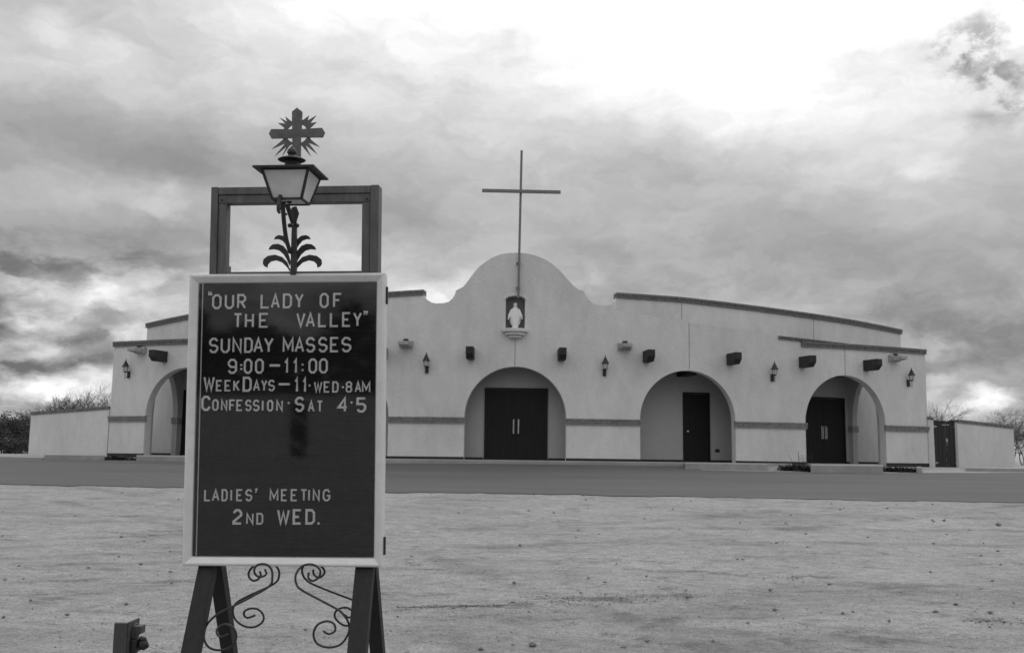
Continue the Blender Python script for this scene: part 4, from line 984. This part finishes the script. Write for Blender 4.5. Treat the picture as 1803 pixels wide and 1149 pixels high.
def letter(ch, x0, x1, yt, yb, tpx):
    """outer pixel box of a letter on the board -> raised plastic letter"""
    global nlet
    wf = .004; t = tpx / 365.0 * .98
    al, bt_ = S(x0, yt, wf); ar, _ = S(x1, yt, wf); _, bb = S(x0, yb, wf); a2, bt2 = S(x1, yb, wf)
    dz = bt2 - bb; sh = a2 - ar     # shear with the photographed slope of the line
    wd, hh_ = ar - al - t, bt_ - bb - t
    mb = MB()
    for k_, (pts, closed) in enumerate(GL[ch]):
        stroke(mb, [(al + t / 2 + u * wd, bb + t / 2 + v * hh_ + 0 * u) for u, v in pts], closed, t, .0035, .0062 + k_ * .0003)
    mb.build('letter', M['letter'], panel, fix=True); nlet += 1
def dot(x, y, r, sq=False):
    a, b = S(x, y, .004); r = r / 365.0; mb = MB()
    ol = [(a + r * math.cos(q), b + r * math.sin(q)) for q in np.linspace(0, 2 * math.pi, 9)[:-1]]
    mb.prism(ol, lambda u, v: (u, -.0035, v), lambda u, v: (u, -.006, v)); return mb
def line(sx, ox, oy, items, t):
    for it in items:
        ch, xa, xb, ya, yb = it
        letter(ch, ox + xa / sx, ox + xb / sx, oy + ya / sx, oy + yb / sx, t)
def row(s, y0, y1, slope=0.0, xref=0):   # "ch x0 x1" triplets
    q = s.split(); out = []
    for i in range(0, len(q), 3): 
        xa, xb = float(q[i + 1]), float(q[i + 2]); d = slope * ((xa + xb) / 2 - xref); out.append((q[i], xa, xb, y0 + d, y1 + d))
    return out
TB, TS = 3.6, 2.9
z6 = (5.303, 340, 490); z7 = (5.303, 340, 610); z2 = (3.9625, 310, 470); z3 = (4.255, 310, 740)
line(*z6, row('O 180 268 U 298 385 R 413 498 L 632 718 A 728 812 D 840 925 Y 950 1034 O 1183 1268 F 1308 1393', 148, 287, -.0115, 224), TB)
line(*z6, row('T 378 462 H 485 570 E 617 708 V 965 1050 A 1053 1140 L 1168 1252 L 1278 1364 E 1392 1476 Y 1494 1578', 324, 463, -.0095, 420), TB)
line(*z2, row('S 232 297 U 313 378 N 395 460 D 477 537 A 541 609 Y 614 682 M 745 822 A 829 896 S 907 972 S 993 1058 E 1075 1138 S 1155 1224', 493, 600, -.0068, 264), TB)
line(*z7, row('9 325 413 0 475 555 0 580 662 1 852 895 1 935 978 0 1078 1160 0 1177 1260', 113, 254, -.005, 370), TB)
line(*z7, row('W 98 205 D 465 550 1 948 987 1 1023 1062', 275, 417, .013, 150), TB + .3)
line(*z7, row('E 215 275 E 295 357 K 377 437 A 561 627 Y 636 694 S 703 765', 310, 417, -.003, 245), TS)
line(*z7, row('W 1128 1208 E 1220 1280 D 1300 1360 8 1425 1488 A 1510 1572 M 1577 1657', 323, 429, -.001, 1170), TS)
line(*z7, row('C 80 168 S 952 1040 4 1350 1443 5 1525 1618', 457, 599, .0105, 124), TB + .3)
line(*z7, row('O 180 240 N 262 322 F 338 397 E 405 467 S 488 548 S 560 622 I 643 660 O 692 750 N 777 840 A 1073 1135 T 1155 1215', 490, 598, .012, 210), TS)
line(*z3, row('L 212 262 A 270 327 D 342 388 I 408 422 E 452 502 S 520 573 M 702 768 E 787 837 E 860 912 T 932 985 I 990 1005 N 1025 1078 G 1100 1157', 512, 603, 0, 0), TS)
line(*z3, row('N 527 582 D 603 655', 690, 778), TS); line(*z3, row('2 425 498 W 757 854 E 875 945 D 970 1043', 661, 778), TB + .4)
def punct(mb): mb.build('letter', M['letter'], panel)
def dash(sx, ox, oy, xa, xb, y, t):
    a0_, b_ = S(ox + xa / sx, oy + y / sx, .004); a1_, b2 = S(ox + xb / sx, oy + y / sx, .004); mb = MB(); stroke(mb, [(a0_, b_), (a1_, (b_ + b2) / 2)], False, t / 365, .0035, .0062); punct(mb)
dash(*z7, 715, 812, 175, 4.2); dash(*z7, 800, 903, 350, 3.9)
def dots(sx, ox, oy, P_, r):
    mb = MB()
    for x, y in P_: q = dot(ox + x / sx, oy + y / sx, r); mb.add(q.v, q.f)
    punct(mb)
dots(*z7, [(450, 171), (450, 208)], 1.9); dots(*z7, [(1023, 167), (1023, 218)], 1.9)
for x, y in ((1088, 362), (1400, 378), (893, 525), (1480, 520)): dots(*z7, [(x, y)], 1.9)
dots(*z3, [(1068, 769)], 2.2)
def quote(sx, ox, oy, xs_, y0, y1, sg, t=2.0):
    mb = MB()
    for x in xs_:
        p = S(ox + x / sx, oy + y0 / sx, .004); q = S(ox + (x - 6 * sg) / sx, oy + y1 / sx, .004); stroke(mb, [p, q], False, t / 365, .0035, .0058)
        r = dot(ox + (x if sg > 0 else x + 6) / sx, oy + (y0 if sg > 0 else y1) / sx, 2.1); mb.add([(a, b - .0004, c) for a, b, c in r.v], r.f)
    punct(mb)
quote(*z6, (146, 165), 122, 148, -1); quote(*z6, (1603, 1624), 312, 340, 1); quote(*z3, (603,), 514, 540, 1)
mb = MB(); mb.box(a0 + .001, a1 - .001, -.0115, -.0095, b0_ + .001, b1_ - .001); mb.build('glass_cover', M['clear'], board)
mb = MB(); p0 = S(678.5, 930, 0)
for pz in (960, 520): 
    a_, b_ = S(680, pz, -.02); mb.box(W2 - .003, W2 + .008, .01, .03, b_ - .04, b_ + .04)
mb.build('side_hinge', M['lampblack'], board)

# wooden frame above the board
def wbox(px0, px1, py0, py1, w0, w1, name, tgt=None, bev=.003):
    al, bt_ = S(px0, py0, w1); ar, bb = S(px1, py1, w1); mb = MB(); mb.box(al, ar, -w1, -w0, bb, bt_); return mb.build(name, M['wood'], tgt or sign, bevel=bev)
a_l, zt = S(372.5, 329.5, .0); a_r, _ = S(667.5, 329.5, .0); a_li = S(397.5, 420, 0)[0]; a_ri = S(636.5, 420, 0)[0]; _, zti = S(500, 357, 0); _, zs0 = S(500, 477.5, 0)
a_l2 = a_l + .004
def wb(x0, x1, w0, w1, z0, z1, name, bev=.003): mb = MB(); mb.box(x0, x1, -w1, -w0, z0, z1); return mb.build(name, M['wood'], sign, bevel=bev)
mid_l = a_l + (a_li - a_l) * .45; mid_r = a_ri + (a_r - a_ri) * .5
wb(a_l, mid_l, -.075, .006, B1 + .0006, zt, 'outer_stile'); wb(mid_r, a_r, -.075, .006, B1 + .0006, zt, 'outer_stile'); wb(a_l + .006, a_li - .022, -.15, -.0756, B0 - .02, B1 + .06, 'rear_batten'); wb(a_ri + .008, a_r - .022, -.15, -.0756, B0 - .02, B1 + .06, 'rear_batten')
wb(mid_l + .0012, a_li, -.060, -.003, B1 + .0006, zti + .0, 'inner_stile'); wb(a_ri, mid_r - .0012, -.060, -.003, B1 + .0006, zti, 'inner_stile')
zmid = zti + (zt - zti) * .52
wb(mid_l + .0012, mid_r - .0012, -.075, .004, zmid + .0008, zt - .002, 'top_beam'); wb(mid_l + .0012, mid_r - .0012, -.060, -.002, zti + .0008, zmid - .0008, 'top_beam')
wb(a_li + .001, a_ri - .001, -.055, -.004, B1 + .0006, zs0, 'sill_beam')
for px, py in ((391, 352), (646, 350)):
    a_, b_ = S(px, py, 0); mb = MB(); mb.lathe([(.006, 0), (.005, .003), (.001, .004)], 10); mb.v = [(x + a_, -z - .0025 + 0, y + b_) for x, y, z in mb.v]; mb.build('bolt_head', M['iron'], sign)
# A-frame legs
def leg(t0, t1, e0, e1, wt, we, dep):
    p0 = L3((t0[0] + t0[1]) / 2, 995, wt); p1 = L3((e0 + e1) / 2, 1149, we); d = (p1 - p0)
    end = p0 + d * ((p0.z + .10) / -d.z); hw = (S(t0[1], 995, wt)[0] - S(t0[0], 995, wt)[0]) / 2
    start = p0 - d * .12
    dn = d.normalized(); yv = Vector((1, 0, 0)).cross(dn).normalized() * dep / 2; xv = Vector((hw, 0, 0))
    mb = MB(); mb.hexa([start - xv - yv, start + xv - yv, start + xv + yv, start - xv + yv], [end - xv - yv, end + xv - yv, end + xv + yv, end - xv + yv]); mb.build('leg', M['legwood'], sign, bevel=.003)
leg((353.5, 381), 0, 322, 351, -.035, .20, .06); leg((371, 394), 0, 388, 421, -.09, -.33, .06)
leg((628, 659), 0, 612, 647, -.035, .20, .06); leg((640, 664), 0, 652, 678.6, -.09, -.33, .06)
# wrought-iron scrolls
def smooth(P_, k=6):
    out = []; n = len(P_)
    for i in range(n - 1):
        p0, p1, p2, p3 = (Vector(P_[max(i - 1, 0)]), Vector(P_[i]), Vector(P_[i + 1]), Vector(P_[min(i + 2, n - 1)]))
        for j in range(k):
            t = j / k; out.append(.5 * ((2 * p1) + (p2 - p0) * t + (2 * p0 - 5 * p1 + 4 * p2 - p3) * t * t + (3 * p1 - p0 - 3 * p2 + p3) * t ** 3))
    out.append(Vector(P_[-1])); return out
def scroll(P_, w, w2=None):
    n = len(P_); Q = []
    for i, (x, y) in enumerate(P_):
        ww = w if w2 is None else w + (w2 - w) * i / (n - 1); Q.append(L3(180 + x / 3.339, 960 + y / 3.339, ww))
    mb = MB(); mb.tube(smooth(Q), .0050, 8); mb.build('iron_scroll', M['iron'], sign, smooth=True)
scroll([(955, 138), (965, 165), (940, 182), (910, 178), (893, 150), (903, 122), (930, 108), (968, 112), (994, 138), (1000, 180), (985, 235), (880, 298), (770, 355), (680, 400), (615, 465), (598, 540), (630, 598), (700, 613), (762, 590), (788, 540), (775, 488), (730, 462), (688, 475), (672, 508), (695, 535), (738, 520)], .03, .16)
scroll([(925, 150), (932, 172), (915, 198), (885, 205), (862, 180), (866, 148), (900, 112), (955, 100), (1010, 112), (1036, 140), (1040, 172), (1028, 208), (980, 240), (860, 295), (790, 335), (768, 380), (782, 432), (830, 470), (890, 478), (940, 450), (948, 410), (920, 376), (880, 368), (842, 380), (833, 405), (855, 423), (900, 408)], -.03, -.12)
scroll([(1215, 155), (1212, 190), (1240, 207), (1275, 182), (1280, 142), (1242, 112), (1195, 112), (1162, 132), (1138, 172), (1140, 220), (1175, 262), (1340, 350), (1410, 395), (1450, 460), (1445, 520), (1400, 580), (1330, 597), (1264, 575), (1242, 520), (1265, 465), (1320, 443), (1363, 460), (1368, 500), (1332, 518), (1298, 500)], .03, .16)
scroll([(1240, 140), (1245, 170), (1275, 187), (1302, 168), (1303, 138), (1262, 108), (1205, 108), (1178, 128), (1176, 158), (1192, 192), (1232, 223), (1350, 272), (1475, 320), (1520, 352), (1530, 400), (1500, 450), (1440, 470), (1395, 452), (1367, 415), (1378, 380), (1425, 362), (1465, 378), (1475, 405), (1450, 422), (1425, 405)], -.03, -.12)

# cut-iron plates: palm and sunburst cross
def plate(pts, w, th=.006, name='iron_plate', mt='iron', sc=5.472, ox=430, oy=280, parent=None):
    ol = [S(ox + x / sc, oy + y / sc, w) for x, y in pts]; mb = MB()
    mb.prism(ol, lambda a, b: (a, -w, b), lambda a, b: (a, -w + th, b)); o = mb.build(name, M[mt], parent or sign)
    return o
LV = [[(480, 850), (497, 800), (515, 765), (550, 738), (595, 731), (625, 745), (640, 772), (600, 770), (560, 785), (525, 825), (500, 870), (482, 920)],
      [(480, 990), (495, 930), (512, 880), (550, 835), (600, 815), (650, 820), (680, 843), (692, 872), (640, 868), (590, 880), (545, 920), (515, 970), (490, 1030)],
      [(478, 1075), (495, 1040), (513, 990), (560, 943), (630, 920), (700, 932), (742, 965), (748, 1005), (735, 1030), (705, 1046), (698, 1012), (670, 985), (620, 975), (562, 995), (515, 1040), (490, 1078)]]
for i, P_ in enumerate(LV):
    plate(P_, .0 + i * .0006, name='palm_leaf'); plate([(926 - x, y) for x, y in P_][::-1], .0 + i * .0006 + .0003, name='palm_leaf')
pt = smooth([L3(517, 484, .02), L3(518, 440, .02), L3(519, 400, .02)], 2)
mb = MB()
x0_, z0_ = S(517, 484, .02); x1_, z1_ = S(518.5, 398, .02)
q = .0135
mb.hexa([(x0_ - q, -.033, z0_), (x0_ + q, -.033, z0_), (x0_ + q, -.007, z0_), (x0_ - q, -.007, z0_)], [(x1_ - q * .8, -.031, z1_), (x1_ + q * .8, -.031, z1_), (x1_ + q * .8, -.009, z1_), (x1_ - q * .8, -.009, z1_)])
mb.build('iron_post', M['iron'], sign, bevel=.002)
plate([(478, 640), (472, 590), (440, 500), (462, 462), (500, 455), (525, 520), (503, 590), (498, 640)], .024, .010, 'spear_head')
mb = MB()
for x in (440, 508):
    a_, b_ = S(430 + x / 5.472, 280 + 640 / 5.472, .02); mb2 = MB(); mb2.lathe([(.001, -.011), (.009, -.007), (.012, 0), (.009, .007), (.001, .011)], 10, (a_, -.02, b_)); mb.add(mb2.v, mb2.f)
mb.tube([L3(430 + 440 / 5.472, 280 + 640 / 5.472, .02), L3(430 + 508 / 5.472, 280 + 640 / 5.472, .02)], .006, 6); mb.build('collar_knob', M['iron'], sign)
CZ = dict(sc=9.572, ox=430, oy=180)
cr = plate([(888, 92), (978, 160), (966, 452), (1310, 430), (1360, 510), (1322, 592), (955, 592), (950, 1065), (812, 1065), (808, 604), (460, 612), (412, 530), (455, 452), (806, 455), (803, 160)], -.02, .008, 'sunburst_cross', 'platei', **CZ)
for P_ in ([(815, 330), (780, 310), (690, 238), (718, 325), (585, 250), (690, 360), (565, 348), (672, 430), (662, 470), (722, 470), (740, 440), (815, 372)],
           [(960, 310), (990, 300), (1090, 226), (1062, 312), (1208, 226), (1110, 350), (1216, 336), (1098, 445), (1050, 455), (1020, 405), (955, 368)],
           [(680, 590), (640, 640), (465, 787), (694, 688), (515, 905), (715, 742), (640, 900), (760, 730), (815, 700), (815, 680), (760, 650), (718, 600)],
           [(1108, 580), (1115, 620), (1278, 757), (1085, 685), (1242, 887), (1035, 728), (1128, 922), (965, 730), (945, 720), (945, 690), (1000, 660), (1062, 592)]):
    plate(P_, -.024, .006, 'sun_ray', 'platei', parent=cr, **CZ)
mb = MB(); a_, b_ = S(520, 290, -.03); a2_, b2_ = S(520, 329, -.03); mb.box(a_ - .02, a_ + .02, .024, .05, b2_ - .04, b_ + .0); mb.build('cross_stem', M['iron'], sign)

# ------------------------------------------------------------------ street lantern on its bracket
WL = .24
lan = thing('street_lantern', 'tapered four-sided lantern with frosted panes on an iron bracket above the letter board', 'lantern', mtx=smtx)
tl = S(464, 298, WL + .097); trp = S(545, 297, WL + .097); bl = S(478, 350, WL + .062); br = S(529, 350, WL + .062)
ac = (tl[0] + trp[0] + bl[0] + br[0]) / 4; zt_ = (tl[1] + trp[1]) / 2; zb_ = (bl[1] + br[1]) / 2; ht = (trp[0] - tl[0]) / 2; hb = (br[0] - bl[0]) / 2
zrf = S(503, 293, WL + .12)[1]; hr = (S(557, 292, WL + .12)[0] - S(449, 292, WL + .12)[0]) / 2
def sq(h, z): return [(ac - h, -WL - h, z), (ac + h, -WL - h, z), (ac + h, -WL + h, z), (ac - h, -WL + h, z)]
bsq, tsq = sq(hb, zb_), sq(ht, zt_)
for i in range(4):
    j = (i + 1) % 4; mb = MB(); cen = Vector((ac, -WL, 0))
    def inn(p, k_=.985): return (ac + (p[0] - ac) * k_, -WL + (p[1] + WL) * k_, p[2])
    mb.hexa([bsq[i], bsq[j], tsq[j], tsq[i]], [inn(bsq[i]), inn(bsq[j]), inn(tsq[j]), inn(tsq[i])]); mb.build('glass_pane', M['glass'], lan)
mb = MB(); mb.hexa(sq(hb * .95, zb_ + .001), sq(hb * .95, zb_ + .004)); mb.build('bottom_pane', M['glass'], lan)
mb = MB()
for i in range(4):
    j = (i + 1) % 4
    mb.tube([bsq[i], tsq[i]], .0075, 4); mb.tube([bsq[i], bsq[j]], .0065, 4); mb.tube([tsq[i], tsq[j]], .006, 4)
mb.build('lamp_cage', M['lampblack'], lan)
mb = MB(); mb.hexa(sq(hr, zrf - .004), sq(hr, zrf + .004)); mb.hexa(sq(hr * .97, zrf + .0045), sq(.05, zrf + .012)); mb.build('lamp_roof', M['lampblack'], lan, bevel=.001)
zd = S(511, 279, WL)[1]; dl = zrf + .014; zd = zrf + .058
mb = MB(); mb.lathe([(.045, dl - .02), (.045, dl), (.031, dl + .006), (.030, zd - .006), (.059, zd - .002), (.062, zd + .001), (.05, zd + .008), (.022, zd + .014), (.016, zd + .024), (.022, zd + .034), (.019, zd + .046), (.008, zd + .058), (.003, zd + .064)], 28, (ac, -WL, 0))
mb.build('chimney', M['lampblack'], lan, smooth=False)
mb = MB()
Q = [L3(515, 392, .03), L3(509, 372, .10), L3(503, 352, .17), L3(498, 341, .24), L3(494, 345, .30), L3(491, 358, .335), L3(490, 370, .34), L3(492, 374, .325)]
n_ = len(smooth(Q, 5)); mb.tube(smooth(Q, 5), [.007 + .005 * math.sin(math.pi * min(1, .15 + i / n_)) for i in range(n_)], 8); Q = [L3(511, 444, .03), L3(504, 420, .10), L3(500, 390, .17), L3(498, 360, .225), L3(497, 344, .25)]
mb.tube(smooth(Q, 5), .010, 8); mb.build('bracket_arm', M['iron'], lan, smooth=True)
mb = MB(); mb.tube([(ac - .02, -WL - .02, zb_ - .004), (ac - .035, -WL - .03, zb_ - .035)], .006, 6); mb.tube([L3(497, 344, .25), (ac, -WL, zb_ - .006)], .009, 8)
mb.tube([(bsq[0][0] + .01, bsq[0][1] + .01, zb_ - .003), (ac - .03, -WL - .03, zb_ - .05), (ac - .015, -WL - .01, zb_ - .06)], .005, 6); mb.build('lamp_holder', M['iron'], lan)

# ------------------------------------------------------------------ outlet post with cord
YP = 5.3
def PP(px, py, Y=YP): return atY(px, py, Y)
tl_ = PP(201, 1096); tr_ = PP(225, 1094.5); zt_ = tl_.z; xL, xR = tl_.x, tr_.x
po = thing('outlet_post', 'short painted wooden post with an outdoor outlet at lower left', 'post', ((xL + xR) / 2, YP + .075, 0)); PO = Vector(po.location)
mb = MB(); mb.box(xL - PO.x, xR - PO.x - .001, -.075, -.050, -.1, zt_); mb.build('post_body', M['post'], po, bevel=.003)
mb = MB(); xr = xR - PO.x; mb.box(xr, xr + .006, -.07, .078, zt_ - .30, zt_ + .004); mb.build('cover_plate', M['post'], po, bevel=.001)
mb = MB(); mb.lathe([(.001, 0), (.048, 0), (.05, .008), (.046, .012), (.001, .013)], 24); mb.v = [(xr + .0065 + z, .01 + x, zt_ - .06 + y) for x, y, z in mb.v]; mb.build('round_cover', M['post'], po)
mb = MB(); mb.box(xr + .018, xr + .055, -.035, .035, zt_ - .062, zt_ - .022); mb.build('outlet_flap', M['post'], po, bevel=.004)
mb = MB(); mb.box(xr + .0065, xr + .040, -.045, .045, zt_ - .155, zt_ - .088); mb.build('outlet_socket', M['rubber'], po, bevel=.006)
cordt = thing('power_cord', 'pale power cord with black plug running from the post to the sign', 'cord', (PO.x + xr + .1, PO.y, zt_ - .16)); CO = Vector(cordt.location)
pc = Vector((PO.x + xr, PO.y - .01, zt_ - .118))
mb = MB(); mb.tube([pc + Vector((.040, 0, 0)) - CO, pc + Vector((.05, 0, 0)) - CO, pc + Vector((.075, 0, -.003)) - CO, pc + Vector((.092, 0, -.008)) - CO], [.012, .026, .027, .008], 10); mb.build('plug', M['rubber'], cordt, bevel=.002)
mb = MB(); mb.tube([pc + Vector((.040, 0, .020)) - CO, pc + Vector((.052, 0, .028)) - CO, pc + Vector((.066, 0, .026)) - CO, pc + Vector((.085, 0, .004)) - CO], [.006, .016, .015, .006], 8); mb.build('plug_boot', M['rubber'], cordt)
e1 = pc + Vector((.092, 0, -.008)); e2 = PP(322, 1143, 4.75)
Q = [e1, PP(279, 1142, 5.28), PP(289, 1146.5, 5.15), PP(300, 1148, 5.0), PP(311, 1146, 4.85), e2, e2 + Vector((.12, -.02, .02))]
mb = MB(); mb.tube([p - CO for p in smooth(Q, 5)], .0034, 6); mb.build('cord', M['cord'], cordt, smooth=True)

# ------------------------------------------------------------------ behind the photographer: stand-in scrub belt and pole, added to be mirrored in the sign's glass
mb = MB(); random.seed(77)
for i in range(9000):
    a = random.uniform(-1.25, 1.25); rr = random.uniform(48, 60); x = rr * math.sin(a); y = -rr * math.cos(a)
    top = 4.2 + 2.2 * math.sin(a * 9) * math.sin(a * 23 + 1) + 1.2 * math.sin(a * 57)
    c = Vector((x, y, random.random() ** .8 * top)); u = Vector((random.gauss(0, 1), random.gauss(0, 1), random.gauss(0, 1))).normalized() * random.uniform(.3, .8); w = u.orthogonal().normalized() * random.uniform(.2, .6)
    mb.add([c - u, c + w, c + u, c - w], [(0, 1, 2, 3)])
o = mb.build('standin_scrub', M['leaf'], fix=False); o['kind'] = 'stuff'; tag(o, 'stand-in belt of dark desert scrub added behind the photographer, mirrored in the sign glass', 'scrub')
def mirror_pt(px, py, dist):
    d = ray(px, py).normalized(); nrm = SM @ Vector((0, -1, 0)); t = (PC - CAM).dot(nrm) / d.dot(nrm); h = CAM + d * t; r = d - nrm * 2 * d.dot(nrm); return h + r * dist
q0 = mirror_pt(527, 900, 16); q1 = mirror_pt(527, 705, 16)
pl = thing('pole', 'stand-in dark pole added behind the photographer, mirrored in the glass of the letter board', 'pole', (q0.x, q0.y, 0))
mb = MB(); mb.lathe([(.06, -.1), (.06, q1.z - .1)], 10); mb.build('pole_shaft', M['legwood'], pl)
zl = mirror_pt(527, 800, 16).z; mb = MB(); mb.box(-.17, .17, -.02, .02, zl, q1.z); mb.v = [(x, y + .085, z) for x, y, z in mb.v]; mb.build('marker_board', M['legwood'], pl)
for k_ in (.18, .68):
    mb = MB(); h_ = q1.z - zl; mb.prism([(-.168, zl + h_ * (k_ + .14)), (-.168, zl + h_ * (k_ + .06)), (.168, zl + h_ * (k_ - .12)), (.168, zl + h_ * (k_ - .04))], lambda a, b: (a, .106, b), lambda a, b: (a, .110, b)); mb.build('stripe', M['hinge'], pl)
